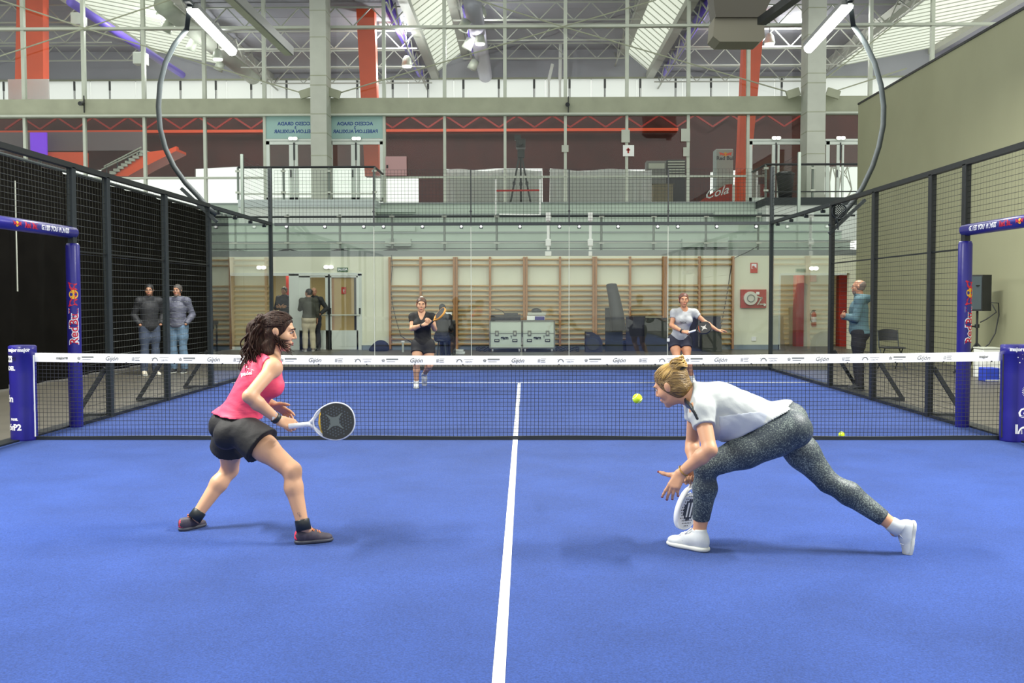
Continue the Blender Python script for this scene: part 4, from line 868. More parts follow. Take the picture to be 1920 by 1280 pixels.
# -------------------------------------------------------------- flight cases and gear
YC = 17.0
M_case = mat('pale_case_panel', (196, 208, 196), .5, var=.05, scale=3)
for i, (x0, x1, lab) in enumerate(((918.5, 978.5, 'left pale flight case on castors with dark console on top'), (979.5, 1040, 'right pale flight case on castors with small white device on top'))):
    a, b = at(x0, 652, YC), at(x1, 602, YC); t = thing('flight_case', lab, 'case', ((a.x + b.x) / 2, YC, 0), 'pale flight cases before the wall bars')
    z0, z1 = a.z, b.z; part('body', MB().bbox((a.x + .012, YC, z0), (b.x - .012, YC + .6, z1), .02), M_case, t)
    mb = MB()
    for z in (z0, z1): mb.bar((a.x, YC, z), (b.x, YC, z), .03).bar((a.x, YC + .6, z), (b.x, YC + .6, z), .03)
    for x in (a.x, b.x): mb.bar((x, YC, z0), (x, YC, z1), .03).bar((x, YC + .6, z0), (x, YC + .6, z1), .03).bar((x, YC, z1), (x, YC + .6, z1), .03)
    part('edging', mb, M_grey, t); zs = at(900, 625, YC).z; part('lid_seam', MB().box((a.x, YC - .008, zs - .008), (b.x, YC, zs + .008)), M_grey, t)
    for fx in (.22, .78):
        x = a.x + (b.x - a.x) * fx; la = part('latch', MB().bbox((x - .05, YC - .02, zs - .07), (x + .05, YC, zs + .08), .008), M_grey, t); part('catch', MB().cbox((x, YC - .025, zs), (.05, .02, .07)), M_alu, la)
        zh = at(900, 638, YC).z; ha = part('handle', MB().bbox((x - .07, YC - .02, zh - .04), (x + .07, YC, zh + .035), .008), M_dark, t); part('grip', MB().cbox((x, YC - .025, zh), (.10, .02, .035)), M_alu, ha)
        for yy in (.08, .52): w_ = part('castor', MB().cyl((x - .02 + (.12 if fx > .5 else -.12), YC + yy, .055), (x + .02 + (.12 if fx > .5 else -.12), YC + yy, .055), .055, 14), mat('castor_white', (214, 216, 220), .4), t); part('fork', MB().cbox((x + (.12 if fx > .5 else -.12), YC + yy, .10), (.06, .05, .08)), M_alu, w_)
    q = at((x0 + x1) / 2 + 1, 633, YC); part('lettering', put(put(MB(), text2d('gam', .13, .005), plane_map((q.x - .05, YC - .012, q.z), (1, 0, 0), (0, 0, 1))), text2d('T', .10, .001), plane_map((q.x + .135, YC - .012, q.z + .015), (1, 0, 0), (0, 0, 1))), M_blackink, t)
zc = at(900, 600.5, YC).z
t = thing('mixing_console', 'dark audio console with a black box on the left flight case', 'console', tuple(at(948, 601, YC + .3))); a, b = at(920, 601, YC), at(976, 592, YC); part('body', MB().prism([(a.x, YC + .05, zc), (a.x, YC + .55, zc), (a.x, YC + .55, b.z + .03), (a.x, YC + .05, b.z - .03)], (b.x - a.x, 0, 0)), M_dark, t)
a, b = at(945, 593, YC), at(971, 587, YC); part('box', MB().bbox((a.x, YC + .25, a.z), (b.x, YC + .5, b.z), .01), M_black, t); part('stand_cable', MB().tube([at(948, 590, YC + .3), at(942, 583, YC + .3), at(935, 580, YC + .3), at(928, 579, YC + .3)], .01, 6), M_black, t)
t = thing('projector', 'small white and violet device on the right flight case', 'device', tuple(at(1005, 601, YC + .3))); a, b = at(988, 601, YC), at(1022, 592, YC); part('body', MB().bbox((a.x, YC + .1, zc), (b.x, YC + .45, b.z), .012), M_white, t); a, b = at(1003, 600, YC), at(1021, 593, YC); part('front', MB().box((a.x, YC + .08, a.z), (b.x, YC + .1, b.z)), mat('violet_panel', (66, 58, 130), .4), t)
a, b = at(989, 591.5, YC), at(1024, 586, YC); o = tag(part('white_case', MB().bbox((a.x, YC + .1, a.z + .005), (b.x, YC + .45, b.z), .015), M_concl, None), 'pale flat case lying on the white and violet device', 'case')
o = tag(sobj('black_bag', (lambda c: sdf_mesh(SDF().ell(c, (.13, .12, .09), None, '', .05).ell(c + V(.06, 0, -.02), (.10, .1, .06), None, '', .05).p, .02))(V(at(1005, 583, YC + .25))), M_black), 'crumpled black bag on top of the flat pale case', 'bag')
# dark boards and speakers stacked at right
M_felt = mat('dark_felt_board', (44, 48, 44), .85, var=.15, scale=3); M_felt2 = mat('dark_navy_board', (34, 36, 52), .8, var=.15, scale=3)
def board(nm, r, Y, m, lab, lean=.12, th=.06):
    a, b = at(r[0], r[3], Y), at(r[2], r[1], Y); t = thing(nm, lab, 'panel', ((a.x + b.x) / 2, Y, 0), 'dark boards leaning before the wall bars')
    part('board', MB().prism([(a.x, Y, 0), (a.x, Y + th, 0), (a.x, Y + th + lean, b.z), (a.x, Y + lean, b.z)], (b.x - a.x, 0, 0)), m, t); part('edge', MB().bar((a.x, Y + lean + .03, b.z + .01), (b.x, Y + lean + .03, b.z + .01), .08, .02), M_black, t); return t
board('dark_board', (1135, 578, 1168, 662), 17.2, M_felt, 'tall narrow dark board behind the leaning black bag'); board('dark_board', (1174, 594, 1211, 662), 17.35, M_felt2, 'dark board with a ragged top, left of the wide pair'); board('dark_board', (1209, 597, 1252, 650), 17.05, M_felt, 'wide dark grey board leaning beside the grey shirted player'); board('dark_board', (1290, 594, 1353, 648), 17.3, M_felt2, 'wide dark board right of the grey shirted player'); board('dark_board', (1317, 622, 1354, 658), 16.9, M_felt, 'small grey board in front of the wide dark board at right')
board('dark_board', (1168, 640, 1320, 664), 17.5, M_felt2, 'low long navy board along the foot of the wall bars')
a, b = at(1098, 664, 16.8), at(1130, 622, 16.8); t = thing('monitor_speaker', 'black wedge shaped floor speaker standing left of the dark boards', 'speaker', ((a.x + b.x) / 2, 16.8, 0)); pr = [(1098, 664), (1129, 664), (1130, 642), (1124, 630), (1112, 623), (1098, 622)]; part('body', MB().prism([V(at(*p, 16.8)) * V(1, 1, 1) if at(*p, 16.8).z > 0 else V(at(*p, 16.8).x, 16.8, 0) for p in pr], (0, .45, 0)), mat('navy_box', (30, 32, 48), .6), t)
part('grille', MB().cyl(at(1112, 645, 16.79), at(1112, 645, 16.77), .17, 20), M_black, t)
t = thing('black_tube_bag', 'long black padded bag leaning upright before the tall dark board', 'bag', tuple(at(1152, 600, 16.95))); pts = [at(1160, 620, 16.95), at(1157, 590, 17.0), at(1151, 555, 17.1), at(1146.5, 535, 17.2)]; part('sleeve', MB().tube(pts, [.20, .19, .16, .15], 14), M_dark, t, smooth=True); part('cap', MB().sph(pts[-1], (.15, .15, .06), 14, 8), M_dark, t, smooth=True)
o = tag(sobj('black_bag', (lambda c: sdf_mesh(SDF().ell(c, (.24, .2, .22), None, '', .08).ell(c + V(-.14, 0, -.08), (.2, .2, .16), None, '', .08).p, .03, cuts=[((0, 0, .005), (0, 0, -1))]))(V(at(714, 652, 17.6))), mat('navy_cloth', (34, 36, 56), .8)), 'dark navy bag slumped on the floor between the door and the bars', 'bag')
for i, (x0, x1, lab) in enumerate(((893, 920, 'left'), (1042, 1086, 'right'))):
    mb = MB()
    for j in range(5): y = 655 + 1.4 * j; mb.tube([at(x0 + (x1 - x0) * k / 10, y - 3.5 * abs(math.sin(k * .9 + j)), 17.3 - .05 * j) + Vector((0, 0, .03)) for k in range(11)], .022, 6)
    tag(part('cable_pile', mb, M_black, None, kind='stuff'), 'loose black cables on the floor %s of the flight cases' % lab, 'cables')
for k, (y, x0, x1) in enumerate(((655.5, 837, 868), (660.5, 836, 871))):
    a, b = at(x0, y + 2, 15.9 + .0 * k), at(x1, y - 2, 15.9); z0 = .0 if k else .058
    tag(part('white_slab', MB().bbox((a.x, 15.9, z0), (b.x, 16.2, z0 + .055), .008), M_white, None), ('lower' if k else 'upper') + ' of two flat white boxes on the floor beside the operator table', 'box', 'flat white boxes on the floor')
t = thing('small_lamp', 'small white post lamp on the floor before the left wall bars', 'lamp', tuple(at(755.5, 660, 16.9))); q = at(755.5, 660, 16.9); part('stem', MB().cyl((q.x, 16.9, 0), (q.x, 16.9, .27), .03, 10), M_concl, t); part('head', MB().cyl((q.x, 16.9, .27), (q.x, 16.9, .31), .05, 10), M_white, t)
# operator table, laptop, chair parts
YT = 15.4; tb = thing('operator_table', 'small dark table with a laptop behind the black shirted player', 'table', tuple(at(835, 600, YT))); a, b = at(822, 606, YT), at(851, 600, YT); part('top', MB().bbox((a.x, YT, b.z - .12), (b.x, YT + .6, b.z - .02), .02), M_dark, tb)
for x in (a.x + .04, b.x - .04):
    for yy in (.05, .55): part('leg', MB().bar((x, YT + yy, 0), (x, YT + yy, b.z - .1), .035), M_steel, tb)
a2, b2 = at(832, 655, YT), at(852, 606, YT); part('skirt', MB().prism([(a2.x, YT + .45, 0), (b2.x, YT + .45, 0), (b2.x, YT + .5, b.z - .1), (a2.x, YT + .5, b.z - .1)], (0, .02, 0)), mat('dark_sheet', (36, 36, 44), .8), tb)
t = thing('laptop', 'pale laptop with its screen open on the dark operator table', 'laptop', tuple(at(838, 598, YT + .3))); a3, b3 = at(834.5, 597, YT + .35), at(847, 583, YT + .35); zt2 = b.z - .02; part('base', MB().cbox(((a3.x + b3.x) / 2, YT + .2, zt2 + .012), (.34, .24, .024)), M_grey, t); part('screen', MB().obox(((a3.x + b3.x) / 2, YT + .35, zt2 + .12), (b3.x - a3.x, .015, .20), (1, 0, 0), (0, math.cos(.2), -math.sin(.2)), (0, math.sin(.2), math.cos(.2))), M_white, t)
# -------------------------------------------------------------- right side: loudspeaker, chair, boxes
YL = 9.2
sp = thing('loudspeaker', 'black loudspeaker on a pole stand beside the grey wall', 'loudspeaker', tuple(at(1840, 583, YL))); a, b = at(1817, 583, YL), at(1862, 515, YL); xm = at(1839, 583, YL).x
part('cabinet', MB().prism([(a.x, YL + .1, a.z), (xm, YL - .05, a.z), (b.x, YL + .05, a.z), (b.x - .03, YL + .42, a.z), (a.x + .08, YL + .42, a.z)], (0, 0, b.z - a.z)), M_dark, sp); part('grille', MB().prism([(a.x + .01, YL + .082, a.z + .03), (xm - .02, YL - .048, a.z + .03), (xm - .02, YL - .055, b.z - .03), (a.x + .01, YL + .075, b.z - .03)], (0, -.008, 0)), mat('dark_teal_grille', (58, 72, 76), .6), sp); q = at(1833, 535, YL); part('badge', MB().cbox((q.x, YL - .03, q.z), (.08, .03, .015)), M_black, sp)
st = thing('speaker_stand', 'black tripod pole stand under the loudspeaker by the wall', 'stand', (xm, YL + .15, 0)); part('pole', MB().cyl((xm, YL + .15, .1), (xm, YL + .15, a.z), .022, 10), M_black, st); z6 = at(1838, 612, YL).z; part('collar', MB().cyl((xm, YL + .15, z6 - .03), (xm, YL + .15, z6 + .04), .045, 10).cyl((xm, YL + .15, z6), (xm - .12, YL + .12, z6), .015, 8), M_black, st)
for an in (200, 320, 80): part('leg', MB().bar((xm, YL + .15, .58), (xm + .55 * math.cos(math.radians(an)), YL + .15 + .55 * math.sin(math.radians(an)), .01), .03), M_black, st)
mb = MB().tube([at(1858, 567, YL), at(1872, 568, YL), at(1873, 590, YL), at(1866, 625, YL), at(1854, 645, YL), at(1841, 655, YL)], .012, 6).tube([at(1860, 570, YL), at(1868, 585, YL), at(1850, 598, YL), at(1838, 604, YL)], .012, 6)
tag(part('cable', mb, M_black, None, smooth=True), 'thin black cable looping from the loudspeaker to its stand', 'cable')
YK = 7.2; a, b = at(1848, 722, YK), at(1875, 690, YK); t = thing('blue_box', 'blue cool box with a white stripe on the floor behind the right net post', 'box', ((a.x + b.x) / 2, YK, 0)); part('body', MB().bbox((a.x, YK, 0), (b.x, YK + .3, b.z), .015), mat('royal_blue', (40, 66, 190), .5), t); zz1 = at(1860, 713, YK).z; part('stripe', MB().box((a.x - .002, YK - .004, zz1 - .012), (b.x + .002, YK, zz1 + .012)), M_white, t)
a, b = at(1843, 690, 7.9), at(1880, 655, 7.9); t = thing('white_box', 'white box standing behind the blue cool box', 'box', ((a.x + b.x) / 2, 7.9, 0)); part('body', MB().bbox((a.x, 7.9, 0), (b.x, 8.3, b.z), .015), M_white, t); part('lid', MB().bbox((a.x - .01, 7.89, b.z), (b.x + .01, 8.31, b.z + .03), .01), M_concl, t)
YH = 10.2; c = at(1672, 640, YH); chn = thing('folding_chair', 'black folding chair with a rounded back against the grey wall', 'chair', (c.x, YH, 0)); s = .46
zb = at(1672, 628, YH).z; zs = at(1672, 650, YH).z
part('backrest', (lambda m: m.grid([[(c.x - .20 + .40 * i / 8, YH + .22 + .05 * (1 - ((i - 4) / 4) ** 2), zb + .12 * (j - 1) + (.0 if j < 2 else -.04 * ((i - 4) / 4) ** 2)) for i in range(9)] for j in range(3)]).grid([[(c.x - .20 + .40 * i / 8, YH + .25 + .05 * (1 - ((i - 4) / 4) ** 2), zb + .12 * (j - 1) + (.0 if j < 2 else -.04 * ((i - 4) / 4) ** 2)) for i in range(9)] for j in range(3)]))(MB()), M_dark, chn, smooth=True)
part('seat', MB().bbox((c.x - .21, YH - .22, zs - .03), (c.x + .21, YH + .18, zs), .012), M_dark, chn)
for q in (-1, 1): part('leg', MB().tube([(c.x + .2 * q, YH + .25, zb + .1), (c.x + .2 * q, YH + .16, zs), (c.x + .2 * q, YH - .26, .0)], .012, 8), M_steel, chn); part('leg', MB().tube([(c.x + .18 * q, YH - .15, zs), (c.x + .18 * q, YH + .28, 0)], .012, 8), M_steel, chn)
# -------------------------------------------------------------- upper level
def wsign(r, txts, lab):
    Y = FY - .0; lo, hi = rect(*r, Y - .03, .01); t = thing('glass_sign', lab, 'sign', tuple(at((r[0] + r[2]) / 2, r[3], Y))); part('panel', MB().box(lo, hi), mat('pale_teal_film', (150, 184, 178), .5, var=.04, scale=2), t)
    for s, px, py, sz in txts: q = at(px, py, Y - .035); part('lettering', put(MB(), text2d(s, sz, .004), plane_map((q.x, Y - .035, q.z), (-1, 0, 0), (0, 0, 1))), M_navyink, t)
wsign((499, 218, 582, 260), [('ACCESO GRADA', 554, 232, .155), ('3', 554, 239.5, .13), ('PABELLON AUXILIAR', 556, 246.5, .155)], 'pale glass sign with mirrored blue letters left of the concrete pillar')
wsign((614, 218, 719, 260), [('ACCESO GRADA', 665.5, 232, .155), ('2', 665.5, 239.5, .13), ('PABELLON AUXILIAR', 666.5, 246.5, .155)], 'pale glass sign with mirrored blue letters right of the concrete pillar')
for n, (x0, x1) in enumerate(((497, 609), (615, 721), (1403, 1513), (1548, 1640))):
    d = struct('door_%d' % (3 + n)); xm = (552, 668, 1456, 1577)[n]
    for a in ((x0, 260, x1, 265), (x0, 265, x0 + 8, 378), (x1 - 8, 265, x1, 378), (x0, 264, x1, 271), (xm - 9, 270, xm - 2, 378), (xm + 1, 270, xm + 6, 378), (x0, 370, x1, 378)): dbar(*a, M_frame, 'frame', FY - .04, .08, d)
    dbar(xm - 2, 267, xm + .5, 300, M_black, 'closer', FY - .06, .05, d); dbar(xm - 8, 318, xm - 6, 332, M_black, 'handle', FY - .08, .04, d)
    dbar(x0 + 8, 271, xm - 9, 370, G_door, 'pane', FY, .01, d); dbar(xm + 6, 271, x1 - 8, 370, G_door, 'pane', FY, .01, d)
def landing(x0, x1, y0, y1, lab, corner):
    Y = 20.6; t = thing('glass_balustrade', lab, 'balustrade', (at((x0 + x1) / 2, y1, Y).x, Y, at(960, y1, Y).z), 'glass balustrades of the landings'); za, zb2 = at(960, y0, Y).z, at(960, y1, Y).z; xa2, xb2 = at(x0, y0, Y).x, at(x1, y0, Y).x
    part('handrail', MB().tube([(xa2, Y, za), (xb2, Y, za)], .035, 8), M_black, t); part('bottom_rail', MB().box((xa2, Y - .02, zb2 + .16), (xb2, Y + .02, zb2 + .20)), M_black if corner > 0 else M_alu, t)
    n = max(2, round((xb2 - xa2) / 1.35))
    for i in range(n + 1):
        x = xa2 + (xb2 - xa2) * i / n; p = part('post', MB().box((x - .03, Y - .02, zb2), (x + .03, Y + .03, za)), M_rail, t)
        for z in (za - .12, zb2 + .22): part('clip', MB().cbox((x, Y - .04, z), (.14, .04, .06)), M_alu, p)
        if i < n: part('pane', MB().box((x + .06, Y - .006, zb2 + .12), (x + (xb2 - xa2) / n - .06, Y + .006, za - .06)), G_door, t)
    e = xb2 if corner < 0 else xa2
    part('handrail', MB().tube([(e, Y, za), (e, FY - .2, za)], .035, 8), M_black, t); part('pane', MB().box((e - .006, Y + .05, zb2 + .1), (e + .006, FY - .25, za - .06)), G_door, t)
    return Y, xa2, xb2, zb2
Y, a, b, z = landing(446, 702, 312, 373, 'glass balustrade with black handrail on the left landing of the stand', -1)
struct('landing', MB().box((a, Y - .05, at(960, 387, Y).z), (b, FY, z)), mat('pale_blue_grey', (186, 196, 194), .7)); struct('landing_wall', MB().box((a, Y, ZF - 1.3), (b - .02, FY, at(960, 387, Y).z)), mat('white_landing_wall', (206, 212, 206), .7))
Y, a, b, z = landing(1436, 1612, 310, 372, 'glass balustrade with black handrail on the right landing of the stand', 1)
struct('landing', MB().box((a, Y - .05, at(960, 386, Y).z), (b, FY, z)), M_steel); struct('landing_wall', MB().box((a + .02, Y, ZF - 1.3), (b, FY, at(960, 386, Y).z)), MATS['white_landing_wall'])
# bin, camera tripod, barrier, staircase, counters, fridge, sign
q = at(1472, 372, 21.4); t = thing('waste_bin', 'dark grey waste bin on the right landing behind the glass', 'bin', (q.x, 21.4, z)); part('body', MB().lathe((q.x, 21.4, z), [(.20, 0), (.27, .75), (.28, .78)], 16), M_dark, t, smooth=True); part('lid', MB().lathe((q.x, 21.4, z + .78), [(.30, 0), (.30, .05), (.2, .10)], 16), M_black, t)
q = at(976, 378, 23.6); zf_ = ZF; t = thing('camera_tripod', 'black video camera on a tall tripod behind the upper windows', 'tripod', (q.x, 23.6, zf_)); zt3 = at(976, 296, 23.6).z
for dx, dy in ((-.36, -.1), (.36, -.1), (.02, .4)):
    l = part('leg', MB().bar((q.x + dx * .15, 23.6, zt3), (q.x + dx, 23.6 + dy, zf_), .06), M_black, t); part('clamp', MB().cbox((q.x + dx * .6, 23.6 + dy * .55, zf_ + (zt3 - zf_) * .48), (.10, .08, .10)), M_black, l)
part('head', MB().bbox((q.x - .10, 23.5, zt3), (q.x + .14, 23.7, zt3 + .28), .02), M_black, t); zt4 = at(976, 278, 23.6).z; cb = part('camera_body', MB().bbox((q.x - .15, 23.3, zt4), (q.x + .17, 23.9, zt4 + .28), .03), M_black, t); part('lens', MB().cyl((q.x, 23.3, zt4 + .12), (q.x, 23.1, zt4 + .12), .08, 12), M_dark, cb); part('viewfinder', MB().bbox((q.x - .2, 23.5, zt4 + .26), (q.x + .02, 23.7, zt4 + .44), .02), M_black, cb)
t = thing('barrier', 'low barrier of two white posts and a red strap before the camera tripod', 'barrier', tuple(at(971, 405, 21.0)))
for px in (929.5, 1012.5): p0, p1 = at(px, 404, 21.0), at(px, 336, 21.0); part('post', MB().bar(p0, p1, .045), M_white, t)
part('strap', MB().bar(at(929.5, 357.5, 21.0), at(1012.5, 356.5, 21.0), .03, .05), M_red, t); part('foot_bar', MB().bar(at(936, 401.5, 21.0), at(1012, 402.5, 21.0), .04), M_white, t)
# staircase (orange stringer, pale steps)
YS2 = 29.5; t = thing('staircase', 'orange steel staircase with pale steps and glass rail behind the left windows', 'staircase', tuple(at(240, 330, YS2)))
part('stringer', MB().prism([at(*p, YS2) for p in ((212, 330), (240, 330), (272, 312), (330, 283), (330, 278), (300, 282), (268, 286))], (0, 1.2, 0)), M_orange, t)
for i in range(9): p = at(207 + 7.2 * i, 322 - 4.9 * i, YS2 - .05); part('step', MB().box((p.x - .02, YS2 - .1, p.z - .1), (p.x + .22, YS2 + 1.2, p.z + .02)), M_concl, t)
for a, b in (((195, 312), (265, 276)), ((190, 318), (262, 283))): part('handrail', MB().tube([at(*a, YS2 - .1), at(*b, YS2 - .1)], .03, 8), M_alu, t)
for k in range(4): p0, p1 = at(200 + 20 * k, 310 - 10.3 * k, YS2 - .1), at(200 + 20 * k, 326 - 12 * k, YS2 - .1); part('baluster', MB().cyl(p0, p1, .025, 8), M_steel, t)
struct('beam_orange', MB().prism([at(*p, 31) for p in ((86, 285), (160, 285), (160, 312), (86, 300))], (0, .3, 0)), M_orange); struct('beam_orange', MB().prism([at(*p, 30.5) for p in ((277, 296), (330, 274), (332, 283), (280, 308))], (0, .3, 0)), M_orange)
# white cloth covered counters
for i, (x0, x1, y0, lab) in enumerate(((835, 1016, 318, 'long white cloth covered counter behind the camera tripod'), (1031, 1222, 318, 'long white cloth covered counter right of the camera tripod'))):
    Yc = 25.2; a, b = at(x0, 380, Yc), at(x1, y0, Yc); t = thing('cloth_counter', lab, 'counter', ((a.x + b.x) / 2, Yc, ZF), 'white cloth covered counters'); n = 60; top_ = [b.z + .04 * math.sin(k * .19 + i) for k in range(n + 1)]
    part('table', MB().box((a.x + .1, Yc + .12, ZF), (b.x - .1, Yc + .7, min(top_) - .03)), M_concl, t)
    f = [[(a.x + (b.x - a.x) * k / n, Yc + .05 * math.sin(k * 1.3) * (1 - j / 3), ZF + (top_[k] - ZF) * j / 3) for k in range(n + 1)] for j in range(4)] + [[(a.x + (b.x - a.x) * k / n, Yc + .75, top_[k]) for k in range(n + 1)]]; part('cloth', MB().grid(f), translucent('white_cloth', (252, 252, 252), .5), t, smooth=True)
Yf = 25.6; a, b = at(1342, 372, Yf), at(1375, 279, Yf); t = thing('drinks_fridge', 'pale drinks fridge with a bull emblem behind the upper right windows', 'fridge', ((a.x + b.x) / 2, Yf, ZF)); fr = part('body', MB().bbox((a.x, Yf, ZF), (b.x, Yf + .6, b.z), .02), mat('pale_mint', (176, 190, 184), .5), t); part('door', MB().box((a.x + .02, Yf - .03, ZF + .1), (b.x - .02, Yf, b.z - .05)), MATS['pale_mint'], t)
q = at(1360, 297, Yf); part('lettering', put(MB(), text2d('Red Bull', .19, .006), plane_map((q.x, Yf - .034, q.z), (1, 0, 0), (0, 0, 1))), mat('dark_grey_ink', (60, 70, 76), .6), t); q = at(1360, 289.5, Yf); part('emblem', put(MB(), ([(x * 1.5, y * 1.4) for x, y in disc[0]], disc[1]), plane_map((q.x, Yf - .034, q.z), (1, 0, 0), (0, 0, 1))), M_rbyel, t)
mbb = MB()
for s_ in (1, -1): put(mbb, ([(s_ * x * 1.6, y * 1.6) for x, y in bull], [tuple(range(len(bull)))]), plane_map((q.x, Yf - .037, q.z), (1, 0, 0), (0, 0, 1)))
part('emblem', mbb, M_orange, t)
Yq = 23.3; pr = [(1303, 383), (1373, 383), (1373, 345), (1360, 346)]; t = thing('red_stand_panel', 'red triangular stall panel with white script lettering beside the orange column', 'panel', tuple(at(1340, 377, Yq))); part('board', MB().prism([at(*p, Yq) for p in pr], (0, .06, 0)), M_red, t); q = at(1343, 361, Yq); part('lettering', put(MB(), text2d('Cola', .42, .004, .35), plane_map((q.x, Yq - .006, q.z), (1, 0, .25), (0, 0, 1))), M_txtw, t)
lo, hi = rect(1373, 346, 1378, 377, Yq, .05); part('post', MB().box(lo, hi), M_white, t)
lo, hi = rect(1310, 316, 1400, 322, 27, .1); 
lo, hi = rect(723, 293, 762, 329, FY - .12, .08); t = thing('pink_board', 'pale pink square board leaning behind the windows right of the doors', 'board', (lo[0] + .3, FY - .1, lo[2])); part('sheet', MB().box(lo, hi), mat('dusty_pink', (190, 150, 150), .7), t); q = at(726, 312, FY - .13); part('hinge', MB().cbox((q.x, FY - .13, q.z), (.05, .03, .10)), M_dark, t)
for i, (x0, y0, x1, y1, lab, m) in enumerate(((1165, 243, 1181, 267, 'upper pale paper notice on the window right of the camera', M_concl), (1168, 272, 1189, 293, 'white notice with a red figure on the window right of the camera', M_white), (1053, 272, 1066, 285, 'small pale paper notice on the window beside the camera', M_concl), (1277, 241, 1294, 265, 'pale paper notice high on the window left of the fridge', M_concl), (1281, 276, 1293, 293, 'lower pale paper notice on the window left of the fridge', M_concl))):
    lo, hi = rect(x0, y0, x1, y1, FY - .09, .01); o = tag(part('notice', MB().box(lo, hi), m, None), lab, 'notice', 'paper notices on the windows')
    if m is M_white: q = at(1178, 282, FY - .095); part('pictogram', MB().cbox((q.x, FY - .095, q.z), (.05, .006, .17)).cbox((q.x, FY - .095, q.z + .02), (.12, .006, .05)), M_red, o)
for i, (x0, y0, x1, y1, m, lab) in enumerate(((1212, 301, 1250, 318, M_grey, 'grey machine on the counter end behind the right windows'), (1250, 299, 1286, 330, M_dark, 'dark slatted rack behind the right windows'), (1224, 345, 1262, 378, mat('cardboard', (150, 140, 110), .8), 'brown cardboard box on the upper floor right of the white counter'))):
    Yb = 27.2 if i < 2 else 26.2; a, b = at(x0, y1, Yb), at(x1, y0, Yb); t = thing('kitchen_machine' if i < 2 else 'carton', lab, 'box' if i == 2 else 'machine', ((a.x + b.x) / 2, Yb, ZF)); part('body', MB().bbox((a.x, Yb, ZF), (b.x, Yb + .5, b.z), .03), m, t)
    if i == 1:
        for k in range(6): z = b.z - .1 - .1 * k; part('slat', MB().box((a.x + .04, Yb - .03, z), (b.x - .04, Yb, z + .05)), M_alu, t)
    elif i == 0: part('panel', MB().box((a.x + .08, Yb - .02, b.z - .3), (b.x - .08, Yb, b.z - .1)), M_alu, t)
    else: part('flap', MB().box((a.x - .05, Yb - .02, b.z), (b.x + .05, Yb + .25, b.z + .015)), m, t)
# hanging steel box beam and trough in the hall roof
bx = thing('ceiling_unit', 'large grey boxed heater unit hanging under the roof at upper right', 'heater', tuple(at(1385, 20, 16))); pr = [(1340, 32), (1432, 32), (1434, 70), (1425, 78), (1350, 78), (1337, 68)]
part('body', MB().prism([at(*p, 15.0) for p in pr], (0, .8, .0)), mat('taupe_metal', (128, 124, 108), .6), bx); part('top_box', MB().prism([at(*p, 14.9) for p in ((1334, -30), (1460, -30), (1430, 32), (1342, 32))], (0, .7, 0)), mat('dark_taupe_metal', (84, 80, 70), .6), bx); part('duct', MB().bar(at(1428, 40, 14.6), at(1500, -12, 12.4), .22, .18), M_black, bx)
th = thing('cable_trough', 'long grey steel trough running under the roof beside the left pillar', 'trough', tuple(at(490, 40, 19))); part('channel', MB().bar(at(425, -12, 14.5), at(541, 98, 19.5), .22, .20), M_conc, th); part('lip', MB().bar(at(436, -14, 14.5), at(549, 96, 19.5), .05, .24), M_grey, th)
for (x, y, lab) in ((154, 193, 'left'), (1064, 195, 'middle')):
    q = at(x, y, FY - .25); t = thing('security_camera', 'small black camera fixed on the concrete beam, %s one' % lab, 'camera', tuple(q)); part('body', MB().cyl((q.x, FY - .2, q.z), (q.x, FY - .42, q.z - .05), .07, 10), M_black, t); part('bracket', MB().bar((q.x + .03, FY - .18, q.z + .25), (q.x + .03, FY - .18, q.z - .3), .03), M_dark, t)
for (x, y, z_, wh) in ((303, 16, 0, 'near the left floodlight, upper one'), (408, 97, 0, 'just below the left floodlight tube'), (902, 16, 0, 'by the central grey duct, upper one'), (900, 68, 0, 'by the central grey duct, lower one'), (1497, 18, 0, 'left of the right floodlight'), (1443, 68, 0, 'beside the grey heater unit'), (750, 36, 0, 'right of the orange column, upper one'), (763, 110, 0, 'right of the orange column, lower one'), (148, 36, 1, 'at far left'), (264, 110, 1, 'right of the left violet lit pipe'), (723, 36, 1, 'beside the middle orange column')):
    q = at(x, y, 26); t = thing('spotlight' if not z_ else 'speaker_box', ('round metal roof spotlight ' if not z_ else 'white box speaker hanging from the roof ') + wh, 'spotlight' if not z_ else 'speaker', tuple(q), 'spotlights under the hall roof' if not z_ else 'white boxes under the hall roof')
    if z_: part('box', MB().bbox((q.x - .22, 25.8, q.z - .22), (q.x + .22, 26.2, q.z + .2), .02), M_white, t)
    else: part('can', MB().lathe((q.x, 26, q.z - .3), [(.16, 0), (.2, .08), (.15, .3), (.08, .4)], 12), M_alu, t, smooth=True)
    part('hanger', MB().cyl((q.x, 26, q.z + .1), (q.x, 26, 11.3), .015, 6), M_dark, t)
    if not z_: l = bpy.data.lights.new('spotlight_bulb', 'POINT'); l.energy = 150; l.shadow_soft_size = .15; lo_ = bpy.data.objects.new('spotlight_bulb', l); lo_.location = (q.x, 26, q.z - .5); COL.objects.link(lo_)
for pts, lab in (([(1052, 18), (1050, 150)], 'tall thin white pole standing in the upper hall before the central roof bay'), ([(1036, 120), (1029, 150)], 'short slanted white rod near the tall white pole in the upper hall')):
    p0, p1 = at(*pts[0], 33.0), at(*pts[1], 33.0); t = thing('white_pole', lab, 'pole', tuple(p1)); part('shaft', MB().cyl(p0, p1, .07, 8), M_white, t); part('foot', MB().cyl(p1, (p1.x, p1.y, p1.z - .8), .05, 8), M_white, t)
